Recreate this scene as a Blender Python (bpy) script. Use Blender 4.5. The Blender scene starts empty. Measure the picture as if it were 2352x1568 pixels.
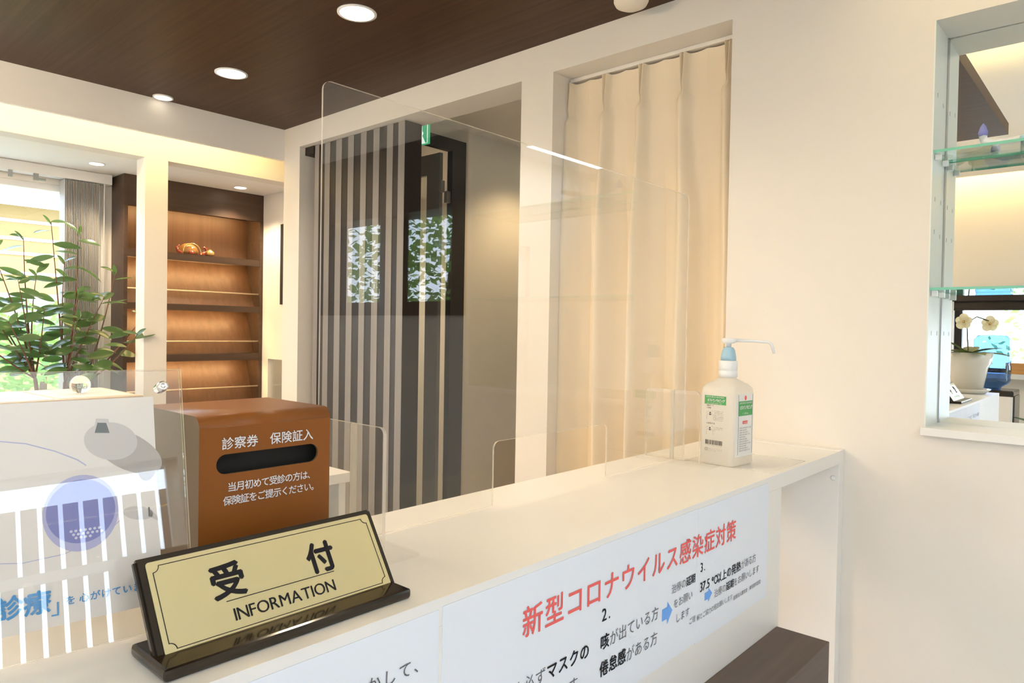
import bpy, bmesh, math, random
from mathutils import Vector, Matrix
PI = math.pi
SC = bpy.context.scene
COL = SC.collection

# ------------------------------------------------------------------ camera
cam_d = bpy.data.cameras.new('camera')
cam_d.sensor_width = 36.0
cam_d.lens = 24.7597
cam_d.clip_start = 0.02
cam = bpy.data.objects.new('camera', cam_d)
COL.objects.link(cam)
def camera_matrix(yaw, pitch, roll, loc):
    cy, sy = math.cos(yaw), math.sin(yaw)
    f = Vector((-sy * math.cos(pitch), cy * math.cos(pitch), math.sin(pitch)))
    r0 = Vector((cy, sy, 0)); u0 = r0.cross(f)
    r = r0 * math.cos(roll) + u0 * math.sin(roll)
    u = -r0 * math.sin(roll) + u0 * math.cos(roll)
    m = Matrix.Identity(4)
    for i in range(3):
        m[i][0], m[i][1], m[i][2], m[i][3] = r[i], u[i], -f[i], loc[i]
    return m
cam.matrix_world = camera_matrix(math.radians(41.86086), math.radians(-0.99968), math.radians(0.99552), (0.54054, -1.8, 1.38224))
SC.camera = cam

# ------------------------------------------------------------------ view, world, sun
SC.view_settings.view_transform = 'Standard'
SC.view_settings.look = 'None'
SC.view_settings.gamma = 1.0
SC.view_settings.use_curve_mapping = False
SC.cycles.transparent_max_bounces = 40
SC.view_settings.exposure = 0.06
world = bpy.data.worlds.new('sky')
SC.world = world
world.use_nodes = True
wn = world.node_tree.nodes; wl = world.node_tree.links
bg = wn['Background']
wtc = wn.new('ShaderNodeTexCoord'); wsep = wn.new('ShaderNodeSeparateXYZ'); wr = wn.new('ShaderNodeValToRGB')
wl.new(wtc.outputs['Generated'], wsep.inputs[0]); wl.new(wsep.outputs[2], wr.inputs[0]); wl.new(wr.outputs[0], bg.inputs[0])
wr.color_ramp.elements[0].color = (0.82, 0.92, 1.10, 1); wr.color_ramp.elements[1].color = (0.62, 0.80, 1.10, 1)
bg.inputs[1].default_value = 8.0
sd = bpy.data.lights.new('sun', 'SUN'); sd.energy = 6.0; sd.angle = 0.02; sd.color = (1.0, 0.96, 0.88)
so = bpy.data.objects.new('sun', sd); COL.objects.link(so)
so.rotation_euler = Vector((-0.55, -0.22, -0.85)).to_track_quat('-Z', 'Y').to_euler()
WARM = (1.0, 0.80, 0.55)
def portal(name, loc, direction, sx, sz):
    d = bpy.data.lights.new(name, 'AREA'); d.shape = 'RECTANGLE'; d.size = sx; d.size_y = sz
    d.cycles.is_portal = True
    o = bpy.data.objects.new(name, d); COL.objects.link(o); o.location = loc
    o.rotation_euler = Vector(direction).to_track_quat('-Z', 'Y').to_euler()
portal('daylight_portal', (-3.60, -1.55, 1.23), (1, 0, 0), 2.1, 1.7)
portal('daylight_portal', (2.72, -1.62, 1.16), (-1, 0, 0), 0.9, 1.8)
portal('daylight_portal', (1.7, -4.32, 0.87), (0, 1, 0), 1.5, 1.35)
portal('daylight_portal', (0.4, -4.32, 1.4), (0, 1, 0), 2.0, 0.7)

# ------------------------------------------------------------------ materials
def new_mat(name):
    m = bpy.data.materials.new(name); m.use_nodes = True
    return m, m.node_tree.nodes, m.node_tree.links, m.node_tree.nodes['Principled BSDF']
def plain(name, col, rough=0.5, metal=0.0, spec=0.5, bump=0.0, bscale=200.0, emit=None, estr=0.0, coat=0.0):
    m, n, l, p = new_mat(name)
    p.inputs['Base Color'].default_value = (*col, 1)
    p.inputs['Roughness'].default_value = rough
    p.inputs['Metallic'].default_value = metal
    p.inputs['Specular IOR Level'].default_value = spec
    p.inputs['Coat Weight'].default_value = coat
    tc = n.new('ShaderNodeTexCoord'); nz = n.new('ShaderNodeTexNoise'); nz.inputs['Scale'].default_value = bscale
    l.new(tc.outputs['Object'], nz.inputs['Vector'])
    if bump:
        b = n.new('ShaderNodeBump'); b.inputs['Strength'].default_value = bump; b.inputs['Distance'].default_value = 0.002
        l.new(nz.outputs['Fac'], b.inputs['Height']); l.new(b.outputs[0], p.inputs['Normal'])
    else:
        mr = n.new('ShaderNodeMapRange'); mr.inputs[3].default_value = max(0, rough - 0.03); mr.inputs[4].default_value = min(1, rough + 0.03)
        l.new(nz.outputs['Fac'], mr.inputs[0]); l.new(mr.outputs[0], p.inputs['Roughness'])
    if emit:
        p.inputs['Emission Color'].default_value = (*emit, 1); p.inputs['Emission Strength'].default_value = estr
    return m
def wood(name, c1, c2, scale, rough=0.4, spec=0.5, bump=0.1):
    m, n, l, p = new_mat(name)
    tc = n.new('ShaderNodeTexCoord'); mp = n.new('ShaderNodeMapping'); mp.inputs['Scale'].default_value = scale
    a = n.new('ShaderNodeTexNoise'); a.inputs['Scale'].default_value = 1.0; a.inputs['Detail'].default_value = 8; a.inputs['Roughness'].default_value = 0.65
    r = n.new('ShaderNodeValToRGB'); r.color_ramp.elements[0].position = 0.3; r.color_ramp.elements[1].position = 0.72
    r.color_ramp.elements[0].color = (*c1, 1); r.color_ramp.elements[1].color = (*c2, 1)
    l.new(tc.outputs['Object'], mp.inputs[0]); l.new(mp.outputs[0], a.inputs['Vector']); l.new(a.outputs['Fac'], r.inputs[0]); l.new(r.outputs[0], p.inputs['Base Color'])
    b = n.new('ShaderNodeBump'); b.inputs['Strength'].default_value = bump; b.inputs['Distance'].default_value = 0.001
    l.new(a.outputs['Fac'], b.inputs['Height']); l.new(b.outputs[0], p.inputs['Normal'])
    p.inputs['Roughness'].default_value = rough; p.inputs['Specular IOR Level'].default_value = spec
    return m
def emissive(name, col, strength):
    m, n, l, p = new_mat(name)
    p.inputs['Base Color'].default_value = (*col, 1)
    p.inputs['Emission Color'].default_value = (*col, 1); p.inputs['Emission Strength'].default_value = strength
    return m
def clear(name, tint=(0.985, 0.99, 0.985), ior=1.49, rough=0.0, gain=1.0):
    m, n, l, p = new_mat(name)
    n.remove(p); out = n['Material Output']
    t = n.new('ShaderNodeBsdfTransparent'); t.inputs[0].default_value = (*tint, 1)
    g = n.new('ShaderNodeBsdfGlossy'); g.inputs['Roughness'].default_value = rough
    f = n.new('ShaderNodeFresnel'); f.inputs[0].default_value = ior
    # Blender inverts the index on back faces: keep the front-face value there too
    geo = n.new('ShaderNodeNewGeometry'); inv = n.new('ShaderNodeMath'); inv.operation = 'DIVIDE'; inv.inputs[0].default_value = 1.0; inv.inputs[1].default_value = ior
    sel = n.new('ShaderNodeMix'); sel.data_type = 'FLOAT'
    sel.inputs[2].default_value = ior
    l.new(geo.outputs['Backfacing'], sel.inputs[0]); l.new(inv.outputs[0], sel.inputs[3]); l.new(sel.outputs[0], f.inputs[0])
    mul = n.new('ShaderNodeMath'); mul.operation = 'MULTIPLY'; mul.inputs[1].default_value = gain; mul.use_clamp = True
    l.new(f.outputs[0], mul.inputs[0])
    mx = n.new('ShaderNodeMixShader')
    l.new(mul.outputs[0], mx.inputs[0]); l.new(t.outputs[0], mx.inputs[1]); l.new(g.outputs[0], mx.inputs[2]); l.new(mx.outputs[0], out.inputs[0])
    return m
def leaf_mat(name, c, ct, rough=0.3):
    m, n, l, p = new_mat(name)
    out = n['Material Output']
    tc = n.new('ShaderNodeTexCoord'); nz = n.new('ShaderNodeTexNoise'); nz.inputs['Scale'].default_value = 9.0
    r = n.new('ShaderNodeValToRGB'); r.color_ramp.elements[0].color = (c[0] * .7, c[1] * .75, c[2] * .7, 1); r.color_ramp.elements[1].color = (c[0] * 1.4, c[1] * 1.3, c[2] * 1.3, 1)
    l.new(tc.outputs['Object'], nz.inputs['Vector']); l.new(nz.outputs['Fac'], r.inputs[0]); l.new(r.outputs[0], p.inputs['Base Color'])
    p.inputs['Roughness'].default_value = rough
    tr = n.new('ShaderNodeBsdfTranslucent'); tr.inputs[0].default_value = (*ct, 1)
    mx = n.new('ShaderNodeMixShader'); mx.inputs[0].default_value = 0.3
    l.new(p.outputs[0], mx.inputs[1]); l.new(tr.outputs[0], mx.inputs[2]); l.new(mx.outputs[0], out.inputs[0])
    return m
def plastic_translucent(name, col, ct, fac):
    m, n, l, p = new_mat(name)
    out = n['Material Output']
    p.inputs['Base Color'].default_value = (*col, 1); p.inputs['Roughness'].default_value = 0.35
    tc = n.new('ShaderNodeTexCoord'); nz = n.new('ShaderNodeTexNoise'); nz.inputs['Scale'].default_value = 30
    mr = n.new('ShaderNodeMapRange'); mr.inputs[3].default_value = 0.3; mr.inputs[4].default_value = 0.42
    l.new(tc.outputs['Object'], nz.inputs['Vector']); l.new(nz.outputs['Fac'], mr.inputs[0]); l.new(mr.outputs[0], p.inputs['Roughness'])
    tr = n.new('ShaderNodeBsdfTranslucent'); tr.inputs[0].default_value = (*ct, 1)
    mx = n.new('ShaderNodeMixShader'); mx.inputs[0].default_value = fac
    l.new(p.outputs[0], mx.inputs[1]); l.new(tr.outputs[0], mx.inputs[2]); l.new(mx.outputs[0], out.inputs[0])
    return m

M = {}
M['wall'] = plain('wall_paint', (0.80, 0.758, 0.695), 0.85, spec=0.2, bump=0.08, bscale=350)
M['ceil'] = plain('ceiling_paint', (0.88, 0.86, 0.82), 0.9, spec=0.2, bump=0.05, bscale=300)
M['cwood'] = wood('ceiling_wood', (0.046, 0.021, 0.010), (0.090, 0.045, 0.023), (1.2, 55, 55), 0.45, 0.2, 0.08)
M['swood_v'] = wood('shelf_wood_upright', (0.080, 0.038, 0.018), (0.130, 0.066, 0.034), (40, 40, 1.0), 0.45)
M['swood_h'] = wood('shelf_wood_dark', (0.055, 0.030, 0.018), (0.085, 0.048, 0.030), (40, 1.2, 40), 0.45)
M['bench'] = wood('bag_shelf_wood', (0.085, 0.060, 0.050), (0.125, 0.090, 0.074), (50, 1.2, 50), 0.5)
M['lat_dark'] = wood('lattice_dark', (0.013, 0.008, 0.006), (0.022, 0.014, 0.011), (40, 40, 1), 0.45)
M['lat_slat'] = wood('lattice_slat', (0.235, 0.215, 0.20), (0.275, 0.255, 0.245), (60, 60, 1.2), 0.45)
M['boxwood'] = wood('orange_box_wood', (0.50, 0.24, 0.07), (0.62, 0.33, 0.11), (1.5, 30, 30), 0.5)
M['tanwood'] = wood('tan_wood', (0.50, 0.37, 0.25), (0.62, 0.48, 0.34), (30, 1.5, 30), 0.5)
M['white'] = plain('white_laminate', (0.86, 0.845, 0.82), 0.35, spec=0.4)
M['nicheside'] = plain('niche_laminate', (0.80, 0.84, 0.79), 0.4)
M['floor'] = wood('floor_vinyl', (0.52, 0.47, 0.41), (0.62, 0.56, 0.50), (2, 20, 20), 0.4)
M['paper'] = plain('white_paper', (0.83, 0.87, 0.95), 0.7, spec=0.2)
M['paperw'] = plain('cream_paper', (0.82, 0.76, 0.66), 0.7, spec=0.2)
M['red'] = plain('red_ink', (0.85, 0.16, 0.15), 0.7, spec=0.1)
M['ink'] = plain('black_ink', (0.022, 0.020, 0.024), 0.7, spec=0.1)
M['inkg'] = plain('thin_grey_ink', (0.16, 0.155, 0.17), 0.7, spec=0.1)
M['bluearrow'] = plain('blue_ink', (0.19, 0.42, 0.90), 0.7, spec=0.1)
M['bluetext'] = plain('blue_lettering', (0.10, 0.36, 0.75), 0.6, spec=0.1)
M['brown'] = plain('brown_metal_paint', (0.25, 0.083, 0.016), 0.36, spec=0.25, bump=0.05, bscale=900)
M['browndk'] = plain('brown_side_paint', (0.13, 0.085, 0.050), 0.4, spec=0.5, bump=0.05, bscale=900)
M['dark'] = plain('slot_shade_black', (0.012, 0.009, 0.007), 0.7)  # near-black that stands in for the shade behind the slot
M['wletter'] = plain('white_lettering', (0.80, 0.78, 0.80), 0.5)
M['gold'] = plain('gold_plate', (0.84, 0.77, 0.48), 0.25, metal=0.75, spec=0.5)
M['black'] = plain('black_gloss', (0.018, 0.012, 0.008), 0.12, spec=0.6)
M['blackm'] = plain('black_frame', (0.030, 0.027, 0.024), 0.5)
M['doorgrey'] = plain('dark_grey_door', (0.24, 0.225, 0.215), 0.35)
M['acr'] = clear('clear_acrylic', (0.985, 0.985, 0.975), gain=1.25)
M['film'] = clear('thin_clear_film', (1.0, 1.0, 1.0), gain=0.08)
M['acr_edge'] = plastic_translucent('acrylic_edge', (0.80, 0.75, 0.66), (0.9, 0.85, 0.75), 0.35)
M['acr_edge'].node_tree.nodes['Principled BSDF'].inputs['Specular IOR Level'].default_value = 0.1
_n = M['acr_edge'].node_tree.nodes; _l = M['acr_edge'].node_tree.links
_t = _n.new('ShaderNodeBsdfTransparent'); _m = _n.new('ShaderNodeMixShader'); _m.inputs[0].default_value = 0.42
_src = _n['Material Output'].inputs[0].links[0].from_socket
_l.new(_src, _m.inputs[1]); _l.new(_t.outputs[0], _m.inputs[2]); _l.new(_m.outputs[0], _n['Material Output'].inputs[0])
M['glass'] = clear('window_glass', (0.97, 0.985, 0.98), 1.5)
M['gshelf'] = clear('shelf_glass', (0.90, 0.965, 0.94), 1.5)
M['gedge'] = plain('green_glass_edge', (0.20, 0.58, 0.44), 0.2)
M['mirror'] = plain('mirror_silver', (0.93, 0.95, 0.94), 0.0, metal=1.0)
M['mirror'].node_tree.nodes['Principled BSDF'].inputs['Roughness'].default_value = 0.0
for lk in list(M['mirror'].node_tree.links):
    if lk.to_socket.name == 'Roughness': M['mirror'].node_tree.links.remove(lk)
M['grey'] = plain('grey_metal', (0.38, 0.38, 0.37), 0.4, metal=0.6)
M['chrome'] = plain('chrome', (0.85, 0.85, 0.86), 0.08, metal=1.0)
M['brass'] = plain('brass_rod', (0.95, 0.80, 0.60), 0.4, metal=0.7)
M['curtain'] = plastic_translucent('curtain_cloth', (0.90, 0.78, 0.60), (0.9, 0.78, 0.55), 0.08)
M['curtain'].node_tree.nodes['Principled BSDF'].inputs['Specular IOR Level'].default_value = 0.1
M['blind'] = plastic_translucent('grey_blind', (0.66, 0.64, 0.60), (0.8, 0.8, 0.78), 0.4)
M['bottle'] = plastic_translucent('milky_plastic', (0.95, 0.925, 0.88), (1.0, 0.97, 0.92), 0.55)
M['wplastic'] = plain('white_plastic', (0.88, 0.88, 0.88), 0.3)
M['bluecap'] = plain('light_blue_plastic', (0.36, 0.57, 0.72), 0.35)
M['green'] = plain('green_label', (0.09, 0.40, 0.12), 0.5)
M['label'] = plain('bottle_label', (0.86, 0.85, 0.82), 0.5)
M['leaf'] = leaf_mat('shrub_leaf', (0.060, 0.105, 0.048), (0.20, 0.36, 0.08), 0.22)
M['gleaf'] = leaf_mat('garden_leaf', (0.13, 0.26, 0.06), (0.45, 0.7, 0.15), 0.5)
M['oleaf'] = leaf_mat('orchid_leaf', (0.06, 0.11, 0.035), (0.12, 0.2, 0.05))
M['bark'] = plain('brown_bark', (0.16, 0.075, 0.045), 0.8, bump=0.4, bscale=60)
M['stemg'] = plain('green_stem', (0.12, 0.13, 0.06), 0.6)
M['soil'] = plain('soil', (0.05, 0.035, 0.02), 0.95, bump=0.6, bscale=80)
M['petal'] = plastic_translucent('petal', (0.90, 0.86, 0.66), (0.9, 0.85, 0.6), 0.4)
M['pot'] = plain('glazed_pot', (0.78, 0.75, 0.68), 0.15, spec=0.6)
M['exitg'] = plain('exit_green', (0.06, 0.50, 0.24), 0.4, emit=(0.06, 0.55, 0.25), estr=0.5)
M['exitw'] = plain('exit_white', (0.9, 0.92, 0.9), 0.4, emit=(0.9, 1.0, 0.92), estr=0.9)
M['lamp'] = emissive('lamp_diffuser', (1.0, 0.86, 0.66), 14.0)
M['lampsoft'] = emissive('soft_lamp_diffuser', (1.0, 0.90, 0.72), 2.2)
M['cove'] = emissive('cove_strip', (1.0, 0.74, 0.30), 30.0)
M['bar'] = emissive('shelf_light_bar', (1.0, 0.64, 0.28), 60.0)
M['fill_pend'] = emissive('fill_pendant_diffuser', (1.0, 0.80, 0.58), 24.0)  # warm glow of the added staff-side fill lamps
M['panel'] = emissive('daylight_fill_panel', (0.74, 0.87, 1.0), 13.0)  # cool glow of the added panel, in place of daylight
M['amber'] = plain('amber_glass', (0.32, 0.16, 0.05), 0.08, spec=0.8)
M['amberr'] = plain('red_glass', (0.33, 0.055, 0.025), 0.1, spec=0.8)
M['goldg'] = plain('gold_glass', (0.75, 0.50, 0.20), 0.12, metal=0.7)
M['blueb'] = clear('blue_bottle', (0.30, 0.47, 0.74), 1.4, 0.05, 1.6)
M['siding'] = plain('yellow_siding', (0.34, 0.23, 0.085), 0.7)
M['sidew'] = plain('white_siding_trim', (0.85, 0.85, 0.88), 0.6)
M['ground'] = plain('outdoor_gravel', (0.62, 0.63, 0.58), 0.95, bump=0.5, bscale=40)
M['fence'] = wood('garden_fence_wood', (0.22, 0.17, 0.13), (0.32, 0.26, 0.20), (30, 30, 1.5), 0.7)
M['pic_bg'] = plain('poster_print', (0.90, 0.845, 0.82), 0.6)
M['pic_grey'] = plain('poster_grey', (0.50, 0.46, 0.45), 0.6)
M['pic_lgrey'] = plain('poster_light_grey', (0.66, 0.62, 0.62), 0.6)
M['pic_dark'] = plain('poster_dark', (0.11, 0.13, 0.15), 0.6)
M['pic_blue'] = plain('poster_blue', (0.25, 0.27, 0.62), 0.6)
M['pic_lblue'] = plain('poster_pale_blue', (0.50, 0.50, 0.78), 0.6)
M['pic_dot'] = plain('poster_dot', (0.72, 0.74, 0.92), 0.6)
mb = bpy.data.materials.new('crystal'); mb.use_nodes = True
gl = mb.node_tree.nodes.new('ShaderNodeBsdfGlass'); gl.inputs['IOR'].default_value = 1.5; gl.inputs['Color'].default_value = (1, 0.99, 0.95, 1)
mb.node_tree.links.new(gl.outputs[0], mb.node_tree.nodes['Material Output'].inputs[0]); M['crystal'] = mb

# ------------------------------------------------------------------ mesh helpers
class MB:
    def __init__(s): s.bm = bmesh.new(); s.mats = []
    def mi(s, m):
        if m not in s.mats: s.mats.append(m)
        return s.mats.index(m)
    def face(s, pts, m, smooth=False):
        f = s.bm.faces.new([s.bm.verts.new(p) for p in pts]); f.material_index = s.mi(m); f.smooth = smooth
        return f
    def box(s, x0, x1, y0, y1, z0, z1, m, bev=0.0, edge=None):
        v = [s.bm.verts.new((x, y, z)) for x in (x0, x1) for y in (y0, y1) for z in (z0, z1)]
        fs = []
        for idx in ((0, 1, 3, 2), (4, 6, 7, 5), (0, 4, 5, 1), (2, 3, 7, 6), (0, 2, 6, 4), (1, 5, 7, 3)):
            f = s.bm.faces.new([v[i] for i in idx]); f.material_index = s.mi(m); fs.append(f)
        if edge is not None:
            ax, em = edge
            for f in fs:
                f.normal_update()
                if abs(f.normal[ax]) < 0.5: f.material_index = s.mi(em)
        if bev:
            es = list({e for f in fs for e in f.edges})
            r = bmesh.ops.bevel(s.bm, geom=es, offset=bev, segments=2, affect='EDGES', profile=0.5)
            for f in r['faces']: f.material_index = s.mi(m)
        return s
    def prism(s, pts, off, m, edge_m=None, smooth_side=False):
        off = Vector(off); n = len(pts)
        a = [s.bm.verts.new(p) for p in pts]; b = [s.bm.verts.new(Vector(p) + off) for p in pts]
        f = s.bm.faces.new(a); f.material_index = s.mi(m)
        f2 = s.bm.faces.new(list(reversed(b))); f2.material_index = s.mi(m)
        for i in range(n):
            q = s.bm.faces.new((a[i], b[i], b[(i + 1) % n], a[(i + 1) % n])); q.material_index = s.mi(edge_m or m); q.smooth = smooth_side
        bmesh.ops.recalc_face_normals(s.bm, faces=s.bm.faces[-(n + 2):] if False else list({*a[0].link_faces, *b[0].link_faces, f, f2} | {x for v in a for x in v.link_faces}))
        return s
    def lathe(s, prof, c, m, seg=32, axis=(0, 0, 1), caps=True):
        q = Vector((0, 0, 1)).rotation_difference(Vector(axis)); c = Vector(c); rings = []
        for (r, z) in prof:
            rings.append([s.bm.verts.new(c + q @ Vector((r * math.cos(2 * PI * i / seg), r * math.sin(2 * PI * i / seg), z))) for i in range(seg)])
        for a, b in zip(rings, rings[1:]):
            for i in range(seg):
                f = s.bm.faces.new((a[i], a[(i + 1) % seg], b[(i + 1) % seg], b[i])); f.material_index = s.mi(m); f.smooth = True
        if caps:
            f = s.bm.faces.new(list(reversed(rings[0]))); f.material_index = s.mi(m)
            f = s.bm.faces.new(rings[-1]); f.material_index = s.mi(m)
        return s
    def tube(s, pts, rad, m, seg=8):
        pts = [Vector(p) for p in pts]; rings = []
        rr = rad if isinstance(rad, (list, tuple)) else [rad] * len(pts)
        up = Vector((0.13, 0.31, 0.94))
        for i, p in enumerate(pts):
            t = (pts[min(i + 1, len(pts) - 1)] - pts[max(i - 1, 0)]).normalized()
            a = t.cross(up)
            if a.length < 0.05: a = t.cross(Vector((1, 0, 0)))
            a.normalize(); b = t.cross(a)
            rings.append([s.bm.verts.new(p + (a * math.cos(2 * PI * k / seg) + b * math.sin(2 * PI * k / seg)) * rr[i]) for k in range(seg)])
        for a, b in zip(rings, rings[1:]):
            for k in range(seg):
                f = s.bm.faces.new((a[k], a[(k + 1) % seg], b[(k + 1) % seg], b[k])); f.material_index = s.mi(m); f.smooth = True
        for rg in (rings[0], rings[-1]):
            f = s.bm.faces.new(rg); f.material_index = s.mi(m)
        return s
    def holes(s, axis, a0, a1, u0, u1, z0, z1, hs, m):
        """A slab across `axis` from a0 to a1, spanning u0..u1 by z0..z1, with rectangular holes (u0,u1,z0,z1)."""
        us = sorted({u0, u1, *[h for k in hs for h in k[:2] if u0 < h < u1]}); zs = sorted({z0, z1, *[h for k in hs for h in k[2:] if z0 < h < z1]})
        solid = lambda i, j: 0 <= i < len(us) - 1 and 0 <= j < len(zs) - 1 and not any(h[0] < (us[i] + us[i + 1]) / 2 < h[1] and h[2] < (zs[j] + zs[j + 1]) / 2 < h[3] for h in hs)
        P = (lambda a, u, z: (a, u, z)) if axis == 0 else ((lambda a, u, z: (u, a, z)) if axis == 1 else (lambda a, u, z: (u, z, a)))
        for i in range(len(us) - 1):
            for j in range(len(zs) - 1):
                if not solid(i, j): continue
                A, B, c, d = us[i], us[i + 1], zs[j], zs[j + 1]
                s.face([P(a0, A, c), P(a0, B, c), P(a0, B, d), P(a0, A, d)], m); s.face([P(a1, A, d), P(a1, B, d), P(a1, B, c), P(a1, A, c)], m)
                if not solid(i - 1, j): s.face([P(a0, A, c), P(a0, A, d), P(a1, A, d), P(a1, A, c)], m)
                if not solid(i + 1, j): s.face([P(a0, B, d), P(a0, B, c), P(a1, B, c), P(a1, B, d)], m)
                if not solid(i, j - 1): s.face([P(a0, B, c), P(a0, A, c), P(a1, A, c), P(a1, B, c)], m)
                if not solid(i, j + 1): s.face([P(a0, A, d), P(a0, B, d), P(a1, B, d), P(a1, A, d)], m)
        bmesh.ops.remove_doubles(s.bm, verts=s.bm.verts, dist=1e-6); bmesh.ops.recalc_face_normals(s.bm, faces=s.bm.faces)
        return s
    def build(s, name, parent=None, kind=None):
        me = bpy.data.meshes.new(name); s.bm.normal_update(); s.bm.to_mesh(me); s.bm.free()
        for m in s.mats: me.materials.append(m)
        o = bpy.data.objects.new(name, me); COL.objects.link(o)
        if parent is not None:
            o.parent = parent
            o.matrix_parent_inverse = parent.matrix_world.inverted() if parent.get('_w') is None else Matrix.Identity(4)
        if kind: o['kind'] = kind
        return o
def tag(o, label, cat, group=None, kind=None):
    o['label'] = label; o['category'] = cat
    if group: o['group'] = group
    if kind: o['kind'] = kind
    return o
def thing(name, label, cat, loc=(0, 0, 0), group=None, kind=None):
    o = bpy.data.objects.new(name, None); COL.objects.link(o); o.location = loc; o.empty_display_size = 0.05
    o.matrix_world = Matrix.Translation(loc)
    return tag(o, label, cat, group, kind)
def struct(name, b, parent=None):
    return b.build(name, parent, None if parent else 'structure')
def sempty(name, loc):
    o = bpy.data.objects.new(name, None); COL.objects.link(o); o.matrix_world = Matrix.Translation(loc); o['kind'] = 'structure'
    return o
def copy_tree(o, parent=None, shift=None):
    c = o.copy(); COL.objects.link(c)
    if parent is not None: c.parent = parent
    for ch in o.children: copy_tree(ch, c)
    return c
def arc(cx, cy, r, a0, a1, n):
    return [(cx + r * math.cos(a0 + (a1 - a0) * i / n), cy + r * math.sin(a0 + (a1 - a0) * i / n)) for i in range(n + 1)]
def round_rect(u0, u1, v0, v1, r, n=6, corners=(1, 1, 1, 1)):
    """corners: bottom-left, bottom-right, top-right, top-left"""
    out = []
    for on, (cx, cy, a) in zip(corners, ((u0 + r, v0 + r, PI), (u1 - r, v0 + r, 1.5 * PI), (u1 - r, v1 - r, 0), (u0 + r, v1 - r, 0.5 * PI))):
        if on: out += arc(cx, cy, r, a, a + PI / 2, n)
        else: out.append((u0 if cx == u0 + r else u1, v0 if cy == v0 + r else v1))
    return out

# lettering: glyph outlines from the built-in font, laid out character by character
_fc = bpy.data.curves.new('glyph', 'FONT'); _fc.resolution_u = 3
_fo = bpy.data.objects.new('glyph', _fc); COL.objects.link(_fo)
_gc = {}
def glyph(ch, bold):
    if (ch, bold) not in _gc:
        _fc.body = ch; _fc.offset = bold
        dg = bpy.context.evaluated_depsgraph_get(); dg.update()
        me = bpy.data.meshes.new_from_object(_fo.evaluated_get(dg))
        _gc[(ch, bold)] = ([v.co.copy() for v in me.vertices], [tuple(p.vertices) for p in me.polygons])
        bpy.data.meshes.remove(me)
    return _gc[(ch, bold)]
def letters(b, text, start, right, up, em, pitch, m, bold=0.0, squeeze=1.0, lift=0.0006):
    right = Vector(right); up = Vector(up); n = right.cross(up).normalized(); p = Vector(start) + n * lift
    rn = right.normalized()
    for i, ch in enumerate(text):
        if ch not in ' \u3000':
            vs, fs = glyph(ch, min(bold, 0.0))
            for kk, (ox, oy) in enumerate([(0, 0)] if bold <= 0.004 else [(-bold, 0), (bold, 0), (0, bold), (0, -bold)]):
                q = p + n * (kk * 4e-5) + right * (pitch * i) + rn * (ox * em) + up * (oy * em)
                nv = [b.bm.verts.new(q + rn * (v.x * em * squeeze) + up * (v.y * em)) for v in vs]
                for f in fs:
                    g = b.bm.faces.new([nv[k] for k in f]); g.material_index = b.mi(m)
    return b
def latin(b, text, start, right, up, em, m, bold=0.0, track=0.0, lift=0.0006):
    right = Vector(right); up = Vector(up); n = right.cross(up).normalized(); p = Vector(start) + n * lift; x = 0.0
    for ch in text:
        if ch == ' ': x += 0.3 * em; continue
        vs, fs = glyph(ch, 0.0); mn = min(v.x for v in vs); mx = max(v.x for v in vs)
        for kk, ox in enumerate([0] if bold <= 0 else [-bold, bold]):
            nv = [b.bm.verts.new(p + n * (kk * 4e-5) + right * (x + (v.x - mn + ox) * em) + up * (v.y * em)) for v in vs]
            for f in fs:
                g = b.bm.faces.new([nv[k] for k in f]); g.material_index = b.mi(m)
        x += (mx - mn + track) * em
    return x

# ------------------------------------------------------------------ the setting
struct('floor', MB().box(-3.65, 2.75, -4.35, 2.4, -0.06, 0, M['floor']))
struct('wall_back', MB().holes(1, 0.036, 0.178, -2.631, 2.75, 0, 2.72, [(-2.491, -1.08, -1, 2.239), (-0.941, -0.316, -1, 2.239), (0.17, 0.88, 1.156, 2.10), (0.93, 1.85, 1.46, 2.10)], M['wall']))
struct('wall_left', MB().box(-2.976, -2.876, -4.2, 0.311, 2.14, 2.72, M['wall']).box(-2.976, -2.876, -0.52, -0.419, 0, 2.14, M['wall']))
struct('wall_window_side', MB().holes(0, -3.605, -3.505, -4.35, 2.4, 0, 2.72, [(-2.6, -0.50, 0.40, 2.06)], M['wall']))
struct('wall_alcove_right', MB().holes(1, 0.311, 0.345, -3.505, -2.45, 0, 2.72, [(-3.262, -3.02, 0.7, 1.185)], M['wall']))
struct('wall_front', MB().holes(1, -4.35, -4.2, -3.605, 2.75, 0, 2.72, [(-0.56, 0.78, 1.12, 1.70), (0.95, 2.45, 0.2, 1.55)], M['wall']))
struct('wall_right', MB().holes(0, 2.6, 2.75, -4.35, 0.036, 0, 2.72, [(-2.05, -1.2, 0.3, 2.03)], M['wall']))
struct('wall_corridor', MB().holes(0, -2.02, -1.95, 0.178, 2.4, 0, 2.72, [(0.0, 0.56, -1, 2.262)], M['wall']))
struct('wall_corridor_end', MB().box(-3.505, 0.5, 2.3, 2.4, 0, 2.72, M['wall']))
struct('wall_corridor_right', MB().box(0.4, 0.5, 0.178, 2.3, 0, 2.72, M['wall']))
struct('ceiling', MB().box(-3.65, 2.75, -4.35, 2.4, 2.72, 2.82, M['ceil']))
struct('ceiling_reception', MB().box(-2.631, 0.042, -1.91, 0.036, 2.343, 2.395, M['cwood']))
struct('ceiling_alcove', MB().box(-3.505, -2.976, -4.2, 0.311, 2.14, 2.20, M['ceil']))
struct('ceiling_corridor', MB().box(-3.505, 0.4, 0.178, 2.3, 2.343, 2.40, M['ceil']))
struct('trim_1', MB().box(-2.652, -2.631, -1.91, 0.036, 2.192, 2.43, M['ceil']))
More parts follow.
